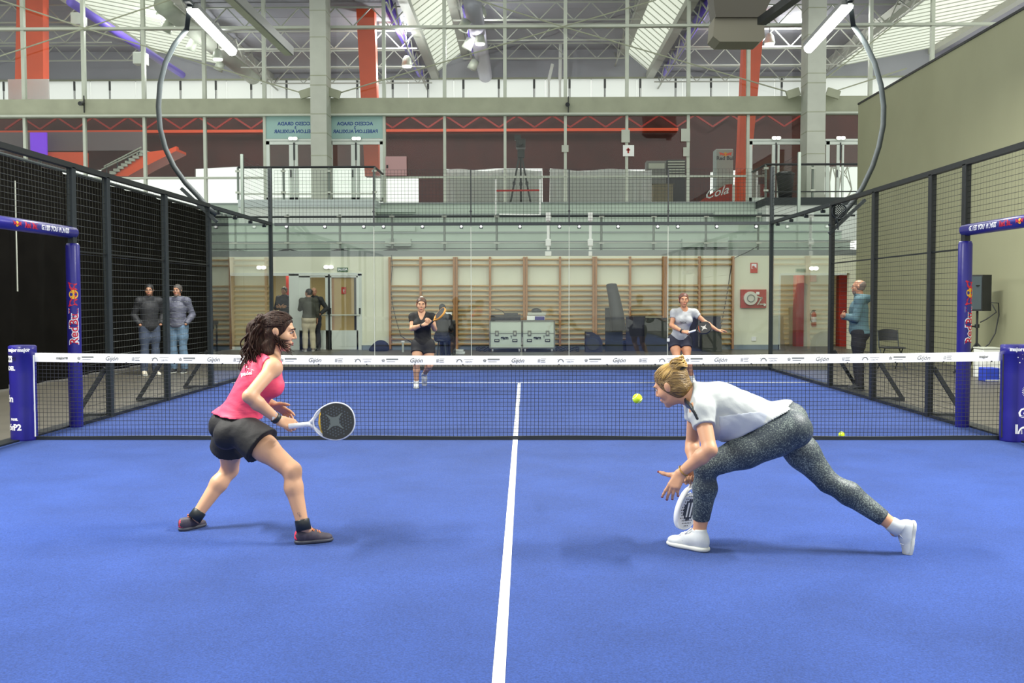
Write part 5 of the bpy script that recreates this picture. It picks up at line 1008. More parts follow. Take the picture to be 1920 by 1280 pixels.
# bare tree outside the right landing
rnd = random.Random(3); mb = MB()
def grow(p, d, L, r, n):
    q = p + d * L; mb.tube([p, (p + q) / 2 + V(*(rnd.uniform(-.05, .05) for _ in range(3))) * L, q], [r, r * .85, r * .7], 5)
    if n:
        for k in range(3 if n > 2 else 2): grow(q if k else lerp(p, q, .7), nrm(d + V(rnd.uniform(-.8, .8), rnd.uniform(-.5, .5), rnd.uniform(-.35, .5))), L * rnd.uniform(.62, .82), r * .62, n - 1)
q = at(1552, 400, 44); grow(V(q.x, 44, 0), V(0, 0, 1), 4.6, .16, 6); tr_ = thing('bare_tree', 'leafless tree outside seen through the right landing glass', 'tree', (q.x, 44, 0)); part('branches', mb, mat('grey_bark', (150, 146, 136), .9), tr_, kind='stuff')
# ------------------------------------------------------------------ people
A = lambda x, y, Y: V(at(x, y, Y))
def skin(name, c): 
    m = mat(name, c, .5, var=.05, scale=6, bump=.04, bscale=120); m.node_tree.nodes['Principled BSDF'].inputs['Subsurface Weight'].default_value = .0; return m
SK1 = skin('skin_fair', (204, 156, 122)); SK2 = skin('skin_light', (202, 150, 116)); SK3 = skin('skin_tan', (194, 138, 104)); SK4 = skin('skin_male', (176, 128, 100))
H_dark = mat('dark_brown_hair', (50, 32, 24), .55, var=.5, scale=30, bump=.5, bscale=40, stretch=(3, 3, .6), spec=.2)
H_blond = mat('dark_blonde_hair', (150, 118, 62), .45, col2=(78, 56, 30), scale=26, bump=.6, bscale=36, stretch=(.7, 3, 3)); H_brown = mat('brown_hair', (84, 58, 42), .5, var=.3, scale=30); H_black = mat('black_hair', (24, 22, 22), .5, var=.2, scale=30)
M_pink = mat('pink_jersey', (236, 76, 108), .6, var=.05, scale=6, bump=.15, bscale=14, stretch=(1, 1, 3)); M_blackcl = mat('black_cloth', (26, 25, 26), .75, var=.15, scale=8, bump=.25, bscale=16)
M_wtee = mat('white_jersey', (172, 176, 176), .65, var=.03, scale=5, bump=.2, bscale=13); M_gtee = mat('grey_tee', (172, 174, 176), .75, var=.06, scale=20, bump=.1, bscale=20); M_navy = mat('navy_cloth2', (30, 32, 52), .7, var=.1, scale=10)
def leggings_mat():
    m = mat('speckled_leggings', (52, 62, 70), .55); nt = m.node_tree; b = nt.nodes['Principled BSDF']; tc = nt.nodes.new('ShaderNodeTexCoord')
    n = nt.nodes.new('ShaderNodeTexNoise'); n.inputs['Scale'].default_value = 150; n.inputs['Detail'].default_value = 3; nt.links.new(tc.outputs['Object'], n.inputs['Vector'])
    big = nt.nodes.new('ShaderNodeTexNoise'); big.inputs['Scale'].default_value = 7; nt.links.new(tc.outputs['Object'], big.inputs['Vector'])
    ad = nt.nodes.new('ShaderNodeMath'); ad.operation = 'MULTIPLY_ADD'; ad.inputs[1].default_value = .35; nt.links.new(big.outputs['Fac'], ad.inputs[0]); nt.links.new(n.outputs['Fac'], ad.inputs[2])
    r = nt.nodes.new('ShaderNodeValToRGB'); e = r.color_ramp.elements; e[0].position = .66; e[0].color = lin((42, 52, 62)); e[1].position = .98; e[1].color = lin((150, 162, 152)); nt.links.new(ad.outputs[0], r.inputs[0]); nt.links.new(r.outputs[0], b.inputs['Base Color']); return m
M_leg = leggings_mat()
def garment(name, P, tags, m, root, h, inf, cuts=(), pcuts=None, subs=(), extra=None, infs=None, noise=0, k=None):
    pr = []
    for p in P.p:
        if p['tag'] in tags:
            for c in (pcuts or {}).get(p['tag'], []): p = cutp(p, c)
            pr.append(p)
    if extra: pr = pr + extra
    return sobj(name, sdf_mesh(pr, h, inf, cuts, subs, noise, infs), m, root)
def band(a, b, t, r, w, m, root, name):
    """bracelet round a limb"""
    c = lerp(a, b, t); d = nrm(V(b) - V(a)); return part(name, MB().tube([c - d * w / 2, c - d * w * .4, c + d * w * .4, c + d * w / 2], [r * .95, r, r, r * .95], 16), m, root, smooth=True)

# ---- near left player: pink top, black shorts
J = dict(pelvis=A(444, 797, -4.18), waist=A(463, 752, -4.19), chest=A(489, 706, -4.20), neck=A(508, 668, -4.20), shR=A(512, 690, -4.35), shL=A(499, 677, -4.05),
         elR=A(467, 743, -4.54), wrR=A(523, 788, -4.42), elL=A(484, 742, -3.94), wrL=A(510, 757, -3.98), hipR=A(455, 806, -4.27), hipL=A(433, 803, -4.09),
         knR=A(548, 882, -4.38), anR=A(568, 984, -4.42), knL=A(431, 880, -3.90), anL=A(369, 966, -4.02), toeR=A(625, 1014, -4.33), toeL=A(386, 994, -3.92),
         head=A(523, 622, -4.20), hf=(.97, .10, -.16), hu=(.10, 0, 1))
J['handR'] = dict(d=(.92, .10, -.32), back=(-.25, -.80, .55), s=1.0, curls=[(62, 80, 45), (66, 84, 48), (70, 84, 48), (74, 84, 48)], thumb=[(-.35, .75, -.65), (.10, .75, -.65), (.45, .55, -.7)])
J['handL'] = dict(d=(.80, .0, -.45), back=(.35, .75, .55), s=1.0, curls=[(8, 12, 10), (14, 16, 12), (18, 18, 12), (24, 18, 12)], thumb=[(-.65, .75, .1), (-.45, .9, .1), (-.4, .9, .1)], spread=7)
root = thing('person', 'woman in a pink sleeveless top and black shorts crouching with a dark faced racket', 'person', (J['pelvis'][0], J['pelvis'][1], 0), 'padel players')
P = body_prims(J, 1.0, True, .97); W1 = P
sobj('body', sdf_mesh(P.p, .0055, subs=head_subs(P.W, P.Rh, 1)), SK1, root)
face_parts(P, root, SK1, H_dark)
ne, ch, pe = J['neck'], J['chest'], J['pelvis']; up = nrm(ne - ch); dn = -nrm(J['waist'] - pe)
top_cut = (ne + up * .012, up); hem = (A(444, 783, -4.25), nrm(V(-.10, 0, -1)))
subs = SDF()
for sd in 'LR': o = nrm(J['sh' + sd] - ne); subs.ell(J['sh' + sd] + o * .030 - up * .005, (.075, .075, .095), None, '', .01)
subs.cap(ne + up * .0 + P.Rc[1] * .05, ne + up * .1 + P.Rc[1] * .06, .062, .075, '', .01)
sh = garment('tank_top', P, ('torso', 'pelvis'), M_pink, root, .0065, .015, [top_cut, hem], None, subs.p, noise=.0022, infs={'pelvis': .026, 'torso': .015})
print_on('lettering', sh, text2d('padel', 1, .03), 462, 700, 10, M_txtw, root, rot=-.15); print_on('lettering', sh, ([(-1, 0), (-.3, .08), (0, .5), (.1, .08), (1.5, -.25), (1.5, -.17), (.12, .22), (0, .75), (-.35, .16), (-1, .1)], [(0, 1, 8, 9), (1, 2, 7, 8), (2, 3, 6, 7), (3, 4, 5, 6)]), 463, 692, 9, M_txtw, root)
# flared shorts
ex = SDF(); pc = {}
for sd in 'LR':
    hp, kn = J['hip' + sd], J['kn' + sd]; d = nrm(kn - hp); ex.cap(hp + d * .03, lerp(hp, kn, .50), .098, .122, 'thigh' + sd, .03, [(lerp(hp, kn, .40 if sd == 'R' else .44), d)])
garment('shorts', P, ('pelvis',), M_blackcl, root, .0065, .010, [(A(444, 772, -4.2), V(0, 0, 1))], None, (), ex.p, noise=.002)
# print on the back of the top
q = A(446, 690, -4.36)
def ontop(px, py, s, z):   # flat transfer laid on the back of the top, facing the camera
    return plane_map(A(px, py, z), V(.95, .30, -.02) * s, V(.32, -.1, .95) * s)
# hair: cap, pony base, wavy locks blown forward across the jaw
W = P.W; ex = SDF(); rnd = random.Random(5); R = P.Rh
ex.cap(W(0, -.10, .03), W(0, -.140, -.01), .042, .050, '', .03); ex.cap(W(0, -.135, 0), W(.01, -.13, -.10), .054, .050, '', .04); ex.cap(W(.02, -.12, -.10), W(.03, -.09, -.19), .056, .030, '', .03)
ex.cap(W(.05, -.04, -.02), W(.07, -.03, -.12), .034, .030, '', .03); ex.cap(W(.05, -.05, -.10), W(.06, -.06, -.20), .036, .018, '', .03)
hr_ = hair_cap(P, root, H_dark, .006, .010, .062, (0, .85, -.52), -.07, ex.p, noise=.004)
mb = MB()
def lock(p0, p1, p2, r, wv, n=14):
    ph = rnd.uniform(0, 6); pts = []
    for i in range(n):
        t = i / (n - 1); p = lerp(lerp(p0, p1, t), lerp(p1, p2, t), t); a = wv * t
        pts.append(p + V(a * math.sin(ph + t * 11), a * math.cos(ph * 1.3 + t * 9), a * .6 * math.sin(ph + t * 8)))
    mb.tube(pts, [r * (1 - .75 * (i / (n - 1)) ** 1.5) for i in range(n)], 6)
for i in range(120):   # back mass
    a = rnd.uniform(-1, 1); p0 = W(rnd.uniform(-.05, .07), -.12 + rnd.uniform(-.02, .03), .05 + rnd.uniform(-.05, .04)); p1 = W(rnd.uniform(-.06, .10), -.19 + rnd.uniform(-.03, .06), -.05 + rnd.uniform(-.04, .04)); p2 = W(rnd.uniform(-.08, .12), rnd.uniform(-.20, -.02), rnd.uniform(-.27, -.12)); lock(p0, p1, p2, rnd.uniform(.006, .012), .016)
for i in range(26):   # side locks swept over the ear, cheek and jaw
    p0 = W(.066 + rnd.uniform(0, .016), rnd.uniform(-.07, -.01), rnd.uniform(-.05, .03)); p1 = W(.085, rnd.uniform(-.02, .04), rnd.uniform(-.07, -.02)); p2 = W(.055 + rnd.uniform(-.01, .035), rnd.uniform(.03, .115), rnd.uniform(-.15, -.035)); lock(p0, p1, p2, rnd.uniform(.003, .007), .011)
for i in range(70):   # combed back strands over the skull
    th = rnd.uniform(-1.3, 1.5); p0 = V(.080 * math.sin(th), .050 * math.cos(th) + .012, .078 * math.cos(th * .8) + .02 + rnd.uniform(-.01, .012)); p2 = V(rnd.uniform(-.03, .05), -.13, rnd.uniform(-.02, .07)); pts = []
    for t in np.linspace(0, 1, 10):
        l = p0 * (1 - t) + p2 * t - V(0, -.014, .037); l = l / np.linalg.norm(l / V(.086, .105, .092)); pts.append(W(*(V(0, -.014, .037) + l * (1.0 + .012 * rnd.random()))))
    mb.tube(pts, [.0045 * (1 - .4 * abs(2 * t - 1)) for t in np.linspace(0, 1, 10)], 5)
part('wavy_locks', mb, H_dark, hr_, kind='stuff', smooth=True)
part('hair_tie', MB().tube([W(.045 * math.cos(t), -.108 + .01 * math.sin(t), .028 + .045 * math.sin(t)) for t in np.linspace(0, 2 * math.pi, 17)], .007, 6), M_black, hr_)
band(J['elR'], J['wrR'], .90, .034, .026, M_black, root, 'wristband'); part('watch_face', MB().obox(lerp(J['elR'], J['wrR'], .90) + V(.0, -.033, .012), (.036, .008, .018), nrm(J['wrR'] - J['elR'] + V(0, 0, .3)), (0, 1, 0), (0, 0, 1)), mat('watch_grey', (170, 174, 180), .3), root)
for sd, hx in (('R', A(552, 1022, -4.42)), ('L', A(336, 998, -4.10))):
    an = J['an' + sd]; hx[2] = .013; toe = V(J['toe' + sd][0], J['toe' + sd][1], .013); 
    shoe(root, an, hx, toe, (0, 0, 1), mat('dark_grey_mesh', (62, 56, 68), .7, var=.2, scale=40), mat('dark_sole', (58, 60, 72), .6), 1, mat('orange_lace', (246, 136, 72), .6), mat('coral_heel', (240, 62, 86), .55), .006)
    kn = J['kn' + sd]; d = nrm(an - kn); part('sock', MB().tube([an - d * .035, an - d * .03, an + d * .03], [.042, .044, .046], 16), M_black, root, smooth=True)
# red sole strips under the heels
# tattoo on the right calf
q = lerp(J['knR'], J['anR'], .90)
mb = MB()
for (dx, dz, r) in ((-.010, .045, .008), (-.002, .03, .006), (.006, .0, .011), (.018, .008, .009), (.004, -.022, .011), (.018, -.015, .008)):
    for t in range(8): a0, a1 = 2 * math.pi * t / 8, 2 * math.pi * (t + 1) / 8; c0 = q + V(dx + r * math.cos(a0), -.036, dz + r * math.sin(a0)); c1 = q + V(dx + r * math.cos(a1), -.036, dz + r * math.sin(a1)); mb.wire(c0, c1, .0012)
part('tattoo', mb, mat('tattoo_ink', (150, 128, 120), .6), root, kind='stuff')
hb = J['wrR'] + V(.072, -.012, -.030)
racket('padel_racket', 'dark faced padel racket with pale rim held by the player in pink', A(541, 799, -4.45), A(665, 786, -4.40), (-.10, -1, .10), mat('black_face', (24, 27, 32), .35), mat('pale_rim', (198, 200, 210), .3), mat('white_grip', (226, 226, 226), .6), mat('yellow_bridge', (222, 178, 60), .4), 'star', True, m_mark=mat('olive_mark', (92, 100, 98), .5), rim=.014)

# ---- near right player: white top, speckled leggings, lunging
J = dict(pelvis=A(1462, 806, -4.50), waist=A(1408, 782, -4.50), chest=A(1350, 760, -4.51), neck=A(1300, 744, -4.52), shL=A(1314, 770, -4.67), shR=A(1306, 752, -4.37),
         elL=A(1331, 843, -4.80), wrL=A(1277, 886, -4.72), elR=A(1298, 832, -4.26), wrR=A(1300, 872, -4.38), hipL=A(1455, 822, -4.59), hipR=A(1468, 806, -4.41),
         knL=A(1322, 876, -4.60), anL=A(1311, 998, -4.54), knR=A(1552, 903, -4.50), anR=A(1674, 984, -4.60), toeL=A(1252, 1026, -4.40), toeR=A(1703, 1046, -4.62),
         head=A(1258, 723, -4.50), hf=(-.80, .48, -.42), hu=(-.28, .05, 1))
J['handL'] = dict(d=(-.45, -.05, -.85), back=(-.35, -.85, .2), s=1.02, curls=[(10, 14, 12), (20, 18, 14), (26, 20, 14), (34, 22, 14)], thumb=[(-.85, .50, .0), (-.98, .25, .1), (-.98, .15, .1)], spread=5)
J['handR'] = dict(d=(-.25, .1, -.9), back=(.2, .9, .1), s=1.0, curls=[(62, 80, 45), (66, 84, 48), (70, 84, 48), (74, 84, 48)], thumb=[(-.35, .75, -.65), (.10, .75, -.65), (.45, .55, -.7)])
root = thing('person', 'blonde woman in a white top and speckled grey leggings lunging low for the ball', 'person', (J['pelvis'][0], J['pelvis'][1], 0), 'padel players')
P = body_prims(J, 1.06, True, 1.06)
Rp = P.Rp; pe = J['pelvis']
P.ell(pe + Rp[0] * -.07 - Rp[1] * .065 - Rp[2] * .03, (.100, .095, .108), Rp, 'pelvis', .04); P.ell(pe + Rp[0] * .07 - Rp[1] * .055 - Rp[2] * .03, (.095, .090, .102), Rp, 'pelvis', .04)
sobj('body', sdf_mesh(P.p, .0058, subs=head_subs(P.W, P.Rh, 1)), SK2, root)
face_parts(P, root, SK2, H_blond)
ne, ch, wa = J['neck'], J['chest'], J['waist']; up = nrm(ne - ch); ax = nrm(wa - pe)
hemn = nrm(V(.52, 0, .62)) ; 
ex = SDF(); ex.ell(ch + V(.02, .0, -.09), (.14, .12, .085), None, '', .05); ex.ell(wa + V(-.06, 0, -.085), (.12, .12, .07), None, '', .05)
pc = {'uarm' + sd: [(lerp(J['sh' + sd], J['el' + sd], .40), nrm(J['el' + sd] - J['sh' + sd]))] for sd in 'LR'}
nk = SDF().cap(ne + up * .025, ne + up * .12, .050, .060, '', .01)
hem = (A(1442, 778, -4.5), nrm(V(.62, 0, .22)) )
a_, b_ = A(1466, 766, -4.5), A(1350, 829, -4.5); hd = nrm(b_ - a_); hn = V(-hd[2], 0, hd[0]); hn = hn if hn[0] > 0 else -hn
garment('jersey', P, ('torso', 'pelvis', 'uarmL', 'uarmR'), M_wtee, root, .0065, .017, [(a_, hn), (ne + up * .03, up)], pc, nk.p, ex.p, noise=.0022)
pc = {'shin' + sd: [(lerp(J['kn' + sd], J['an' + sd], .80 if sd == 'L' else .86), nrm(J['an' + sd] - J['kn' + sd]))] for sd in 'LR'}
pc['pelvis'] = [(lerp(wa, pe, -.2), ax)]; garment('leggings', P, ('pelvis', 'thighL', 'thighR', 'shinL', 'shinR'), M_leg, root, .0065, .006, (), pc, (), [cutp(sel(P, ('torso',))[1], (lerp(wa, pe, .15), ax))])
# grey side panel and dark shoulder stripe of the jersey
pr = [p for p in P.p if p['tag'] == 'torso'] + ex.p; 
sobj('side_panel', sdf_mesh(pr, .0075, .0185, [(a_, hn), (A(1345, 772, -4.5), nrm(V(-.10, 0, 1))), (A(1338, 790, -4.5), V(-1, 0, -.1)), (V(0, -4.56, 0), V(0, 1, 0)), (A(1440, 780, -4.5), V(1, 0, 0))], (), .002), mat('grey_side_panel', (168, 174, 186), .6, bump=.2, bscale=14), root)
s0, s1 = A(1281, 742, -4.66), A(1301, 784, -4.66); sd_ = nrm(s1 - s0); sn_ = V(-sd_[2], 0, sd_[0]); sn_ = sn_ if sn_[0] > 0 else -sn_
pr = [p for p in P.p if p['tag'] in ('torso', 'uarmL')]; sobj('stripe', sdf_mesh(pr, .006, .0195, [(s0 + sn_ * .016, sn_), (s0, -sn_), (s0, -sd_), (s1, sd_), (V(0, -4.54, 0), V(0, 1, 0))]), M_black, root)
W = P.W; R = P.Rh; ex = SDF(); rnd = random.Random(8); bc = W(.0, -.098, .100); ex.ell(bc, (.043, .040, .040), R, '', .010); ex.ell(W(.014, -.112, .084), (.030, .028, .030), R, '', .010); ex.ell(W(-.018, -.085, .104), (.028, .028, .028), R, '', .010)
ex.ell(W(0, -.06, -.03), (.070, .055, .055), R, '', .03)
hr_ = hair_cap(P, root, H_blond, .0055, .010, .060, (0, .85, -.52), -.085, ex.p, noise=.0022)
mb = MB()
for i in range(90):   # strands combed back to the bun
    th = rnd.uniform(-1.35, 1.35); p0 = W(.084 * math.sin(th), .055 * math.cos(th) - .02 + rnd.uniform(-.05, .01), .035 + .06 * math.cos(th) * rnd.uniform(.5, 1)); d = lambda p: W(0, -.014, .037) + nrm(p - W(0, -.014, .037)) * .0
    pts = []
    for t in np.linspace(0, 1, 9):
        q = lerp(p0, bc, t); l = (q - W(0, -.014, .037)) @ R.T; l = l / np.linalg.norm(l / V(.085, .104, .091)); pts.append(W(0, -.014, .037) + (l * 1.01) @ R)
    mb.tube(pts, [.0025 * (1 - .5 * abs(2 * t - 1)) for t in np.linspace(0, 1, 9)], 5)
for i in range(24):
    a0 = rnd.uniform(0, 6.28); tl = rnd.uniform(-.6, .6); mb.tube([bc + (V(.046 * math.cos(a0 + t), .044 * math.sin(a0 + t) , .044 * tl + .012 * math.sin(2 * t))) @ R for t in np.linspace(0, 2.2, 9)], .004, 5)
part('hair_strands', mb, mat('blonde_strand', (186, 150, 84), .4, var=.3, scale=20), hr_, kind='stuff', smooth=True)
part('hair_tie', MB().tube([bc + V(.034 * math.cos(t), .034 * math.sin(t), -.034) @ R for t in np.linspace(0, 2 * math.pi, 17)], .006, 6), M_black, hr_)
mb = MB().tube([lerp(J['elL'], J['wrL'], .92) + (.034 * (math.cos(t) * nrm(np.cross(J['wrL'] - J['elL'], (0, 0, 1))) + math.sin(t) * nrm(np.cross(np.cross(J['wrL'] - J['elL'], (0, 0, 1)), J['wrL'] - J['elL'])))) for t in np.linspace(0, 2 * math.pi, 21)], .003, 6); part('bracelet', mb, mat('gold', (200, 160, 80), .25, metal=.9), root, smooth=True)
for (p, d, n) in P.tips['L']: part('fingernail', MB().sph(p + d * .002, (.0085, .0085, .0065), 8, 6), mat('red_nail', (120, 28, 44), .25), root, smooth=True)
W_up = mat('white_mesh_shoe', (198, 202, 204), .6, var=.05, scale=30); W_so = mat('off_white_sole', (204, 206, 200), .5); W_lc = mat('white_lace', (240, 240, 240), .6)
h1 = A(1329, 1032, -4.60); h1[2] = .013; t1 = V(J['toeL'][0], J['toeL'][1], .013); shoe(root, J['anL'], h1, t1, (0, 0, 1), W_up, W_so, 1, W_lc, None, .006, True)
shoe(root, J['anR'], A(1717, 976, -4.60), A(1706, 1049, -4.62), (-1, 0, .05), W_up, W_so, 1, W_lc, None, .006, True)
for sd in 'LR': an = J['an' + sd]; d = nrm(an - J['kn' + sd]); part('sock', MB().tube([an - d * .02, an - d * .015, an + d * .05], [.042, .045, .05], 16), W_up, root, smooth=True)
racket('padel_racket', 'white padel racket with black striped face held low by the blonde player', A(1307, 868, -4.36), A(1280, 991, -4.36), (.78, -.62, .10), mat('white_face', (226, 228, 228), .4), mat('white_rim', (234, 235, 235), .35), mat('white_grip2', (214, 214, 212), .6), None, 'bars', True, m_mark=mat('charcoal_mark', (48, 52, 58), .6))

# ---- far players
def far_player(J, lab, M_top, M_bot, skirt, hairm, sk, sleeve=.42, h=.010, ponytail=True, shoes=True):
    root = thing('person', lab, 'person', (J['pelvis'][0], J['pelvis'][1], 0), 'padel players'); P = body_prims(J, .98, True, 1.0)
    sobj('body', sdf_mesh(P.p, .0085, subs=head_subs(P.W, P.Rh, 1)), sk, root); face_parts(P, root, sk, hairm, False)
    ne, ch, wa, pe = J['neck'], J['chest'], J['waist'], J['pelvis']; up = nrm(ne - ch); ax = nrm(wa - pe); Rc = P.Rc
    pc = {'uarm' + sd: [(lerp(J['sh' + sd], J['el' + sd], sleeve), nrm(J['el' + sd] - J['sh' + sd]))] for sd in 'LR'}
    nk = SDF().cap(ne + up * .0 + Rc[1] * .02, ne + up * .12 + Rc[1] * .02, .055, .075, '', .01)
    if M_top is M_blackcl: nk.cap(ne + Rc[1] * .09 - up * .10, ne + Rc[1] * .06 + up * .02, .012, .062, '', .01)
    garment('tee', P, ('torso', 'pelvis', 'uarmL', 'uarmR'), M_top, root, .009, .014, [(pe + ax * -.01, V(0, 0, -1)), (ne + up * .03, up)], pc, nk.p, noise=.002)
    ex = SDF()
    for sd in 'LR':
        hp, kn = J['hip' + sd], J['kn' + sd]; d = nrm(kn - hp); ex.cap(hp - d * .02, lerp(hp, kn, .5), .092, .100, '', .05, [(lerp(hp, kn, .36 if skirt else .40), d)])
    ex.cap(J['hipR'], J['hipL'], .09, .09, '', .05)
    garment('skirt' if skirt else 'shorts', P, ('pelvis',), M_bot, root, .009, .009, (), {'pelvis': [(pe + ax * .09, ax)]}, (), ex.p)
    W = P.W; e2 = SDF()
    if ponytail: e2.cap(W(0, -.09, .04), W(0, -.13, -.02), .03, .03, '', .02).cap(W(0, -.13, -.02), W(.02, -.12, -.12), .03, .015, '', .02)
    hair_cap(P, root, hairm, .008, .010, .064, (0, .76, -.65), -.06, e2.p)
    for sd in 'LR':
        an, toe = J['an' + sd], J['toe' + sd]; d = nrm(an - J['kn' + sd]); f = V(toe - an); 
        if sd in J.get('lift', ''): u = nrm(-d); hl = an + nrm(d) * .075 - nrm(f) * .05; shoe(root, an, hl, hl + nrm(f) * .25, -d, W_up, W_so, 1, None, None, .011)
        else: f[2] = 0; f = nrm(f); hl = V(an[0], an[1], .013) - f * .06; shoe(root, an, hl, hl + f * .25, (0, 0, 1), W_up, W_so, 1, None, None, .011)
        part('sock', MB().tube([an - d * .06, an - d * .05, an + d * .05], [.040, .043, .046], 12), W_up, root, smooth=True)
    return root, P
Y = 6.0
J = dict(pelvis=A(793, 645, Y), waist=A(792.5, 625, Y - .02), chest=A(791, 606, Y - .05), neck=A(791, 588, Y - .06), shR=A(774, 594, Y - .05), shL=A(810, 594, Y - .05), elR=A(772, 616, Y - .16), wrR=A(794, 609, Y - .38), elL=A(815, 617, Y - .12), wrL=A(809, 606, Y - .36),
         hipR=A(783.5, 648, Y), hipL=A(803, 648, Y), knR=A(781, 682, Y - .14), anR=A(780.5, 719, Y - .02), knL=A(806, 684, Y - .05), anL=A(796, 701, Y + .32), toeR=A(780, 726, Y - .22), toeL=A(797, 717, Y + .34), head=A(790, 571.5, Y - .08), hf=(.08, -1, -.06), hu=(.04, 0, 1))
J['handR'] = dict(d=(.85, -.2, .35), back=(-.2, -.8, .3), s=.95, curls=[(55, 70, 40)] * 4, thumb=[(-.35, .75, -.65), (.1, .75, -.65), (.45, .55, -.7)], fat=1.1); J['handL'] = dict(d=(-.35, -.3, .3), back=(.4, -.9, .1), s=.95, curls=[(50, 60, 35)] * 4, thumb=[(-.45, .75, -.5), (-.1, .75, -.6), (.3, .55, -.7)], fat=1.1)
J['lift'] = 'L'
root, P = far_player(J, 'woman in black tee and shorts gripping an orange edged racket beyond the net', M_blackcl, mat('black_shorts', (28, 28, 32), .7), False, H_brown, SK1)
band(J['elR'], J['wrR'], .88, .036, .03, M_black, root, 'wristband'); part('hair_tie', MB().sph(P.W(0, -.04, .125), (.03, .025, .015), 10, 6), mat('pale_tie', (210, 205, 195), .6), root)
racket('padel_racket', 'black and orange padel racket raised by the black shirted far player', A(803, 611, Y - .42), A(835, 579, Y - .50), (-.78, -.36, .52), mat('black_face2', (34, 36, 40), .4), mat('orange_rim', (214, 150, 60), .4), M_black, None, None, False)
Y = 6.85
J = dict(pelvis=A(1273, 636, Y), waist=A(1277, 618, Y - .03), chest=A(1281, 598, Y - .08), neck=A(1283, 580, Y - .10), shR=A(1264, 586, Y - .10), shL=A(1302, 586, Y - .08), elR=A(1259, 610, Y - .16), wrR=A(1281, 622, Y - .36), elL=A(1322, 604, Y - .14), wrL=A(1345, 619, Y - .22),
         hipR=A(1263.5, 640, Y), hipL=A(1285, 640, Y), knR=A(1270, 674, Y - .20), anR=A(1277, 709, Y + .02), knL=A(1289, 674, Y - .16), anL=A(1298, 708, Y + .02), toeR=A(1276, 716, Y - .2), toeL=A(1303, 716, Y - .14), head=A(1282, 562.5, Y - .14), hf=(-.02, -1, -.02), hu=(0, 0, 1))
J['handR'] = dict(d=(.9, -.2, -.05), back=(-.1, -.8, .5), s=.95, curls=[(60, 75, 42)] * 4, thumb=[(-.35, .75, -.65), (.1, .75, -.65), (.45, .55, -.7)], fat=1.1); J['handL'] = dict(d=(.9, -.1, .02), back=(.1, -.1, .95), s=.95, curls=[(14, 16, 12), (18, 18, 12), (22, 20, 14), (26, 22, 14)], fat=1.1)
root, P = far_player(J, 'woman in grey tee and navy skirt holding a black racket beyond the net', M_gtee, M_navy, True, mat('auburn_hair', (96, 56, 44), .5, var=.3, scale=30), SK3)
band(J['elR'], J['wrR'], .88, .036, .03, M_black, root, 'wristband'); print_on('lettering', next(c for c in root.children if c.name.startswith('tee')), text2d('nox', 1, .02), 1281, 604, 8.5, M_ink, root)
q = A(1253, 637, Y - .12); part('logo_patch', MB().cbox(q, (.045, .01, .055)), M_white, root)
racket('padel_racket', 'black padel racket with grey patterned face held by the grey shirted far player', A(1291, 623, Y - .42), A(1333, 611, Y - .50), (.12, -.80, .55), mat('black_face3', (32, 32, 34), .45), mat('black_rim', (26, 26, 28), .4), M_white, mat('orange_bridge', (206, 96, 60), .5), 'star', False, m_mark=mat('grey_mark', (176, 172, 166), .6))

# ---- bystanders
def stand(base, yaw, H=1.76, arms='down', lean=0, headyaw=0, fem=False, headdown=0):
    s = H / 1.76; c, sn = math.cos(yaw), math.sin(yaw); L = lambda x, y, z: V(base[0] + s * (x * c - y * sn), base[1] + s * (x * sn + y * c), s * z)
    D = lambda x, y, z: V(x * c - y * sn, x * sn + y * c, z)
    J = dict(pelvis=L(0, 0, .93), waist=L(0, .01, 1.09), chest=L(0, .01 + lean, 1.27), neck=L(0, -.01 + lean, 1.47), shR=L(.185, lean, 1.42), shL=L(-.185, lean, 1.42), hipR=L(.09, 0, .90), hipL=L(-.09, 0, .90), knR=L(.10, .02, .50), knL=L(-.10, .02, .50), anR=L(.11, -.02, .09), anL=L(-.11, -.02, .09), toeR=L(.13, .16, .03), toeL=L(-.13, .16, .03), head=L(0, .02 + lean, 1.63))
    fy = headyaw; J['hf'] = D(math.sin(-fy), math.cos(fy), -headdown); J['hu'] = (0, 0, 1)
    for sd, q in (('R', 1), ('L', -1)):
        a = arms if isinstance(arms, str) else arms[sd]
        el, wr, hd, hb = {'down': ((.235, -.02, 1.13), (.24, .06, .88), (0, .15, -1), (1, 0, 0)), 'pocket': ((.27, -.07, 1.15), (.19, .08, .97), (-.3, .3, -1), (.8, .5, 0)), 'crossed': ((.25, .05, 1.14), (.0, .26, 1.17), (-1, .0, .1), (0, 1, 0)),
                          'hip': ((.33, -.08, 1.17), (.19, .05, 1.02), (-.7, .3, -.4), (.3, .5, .7)), 'reach': ((.22, .18, 1.18), (.12, .42, 1.24), (0, 1, .1), (.7, 0, .7)), 'table': ((.24, .06, 1.15), (.16, .28, 1.08), (-.2, 1, -.1), (0, 0, 1))}[a]
        J['el' + sd] = L(el[0] * q, *el[1:]); J['wr' + sd] = L(wr[0] * q, *wr[1:])
        if a != 'pocket': J['hand' + sd] = dict(d=D(hd[0] * q, hd[1], hd[2]), back=D(hb[0] * q, hb[1], hb[2]), s=1.05, curls=[(20, 25, 15)] * 4, fat=1.15)
    return J
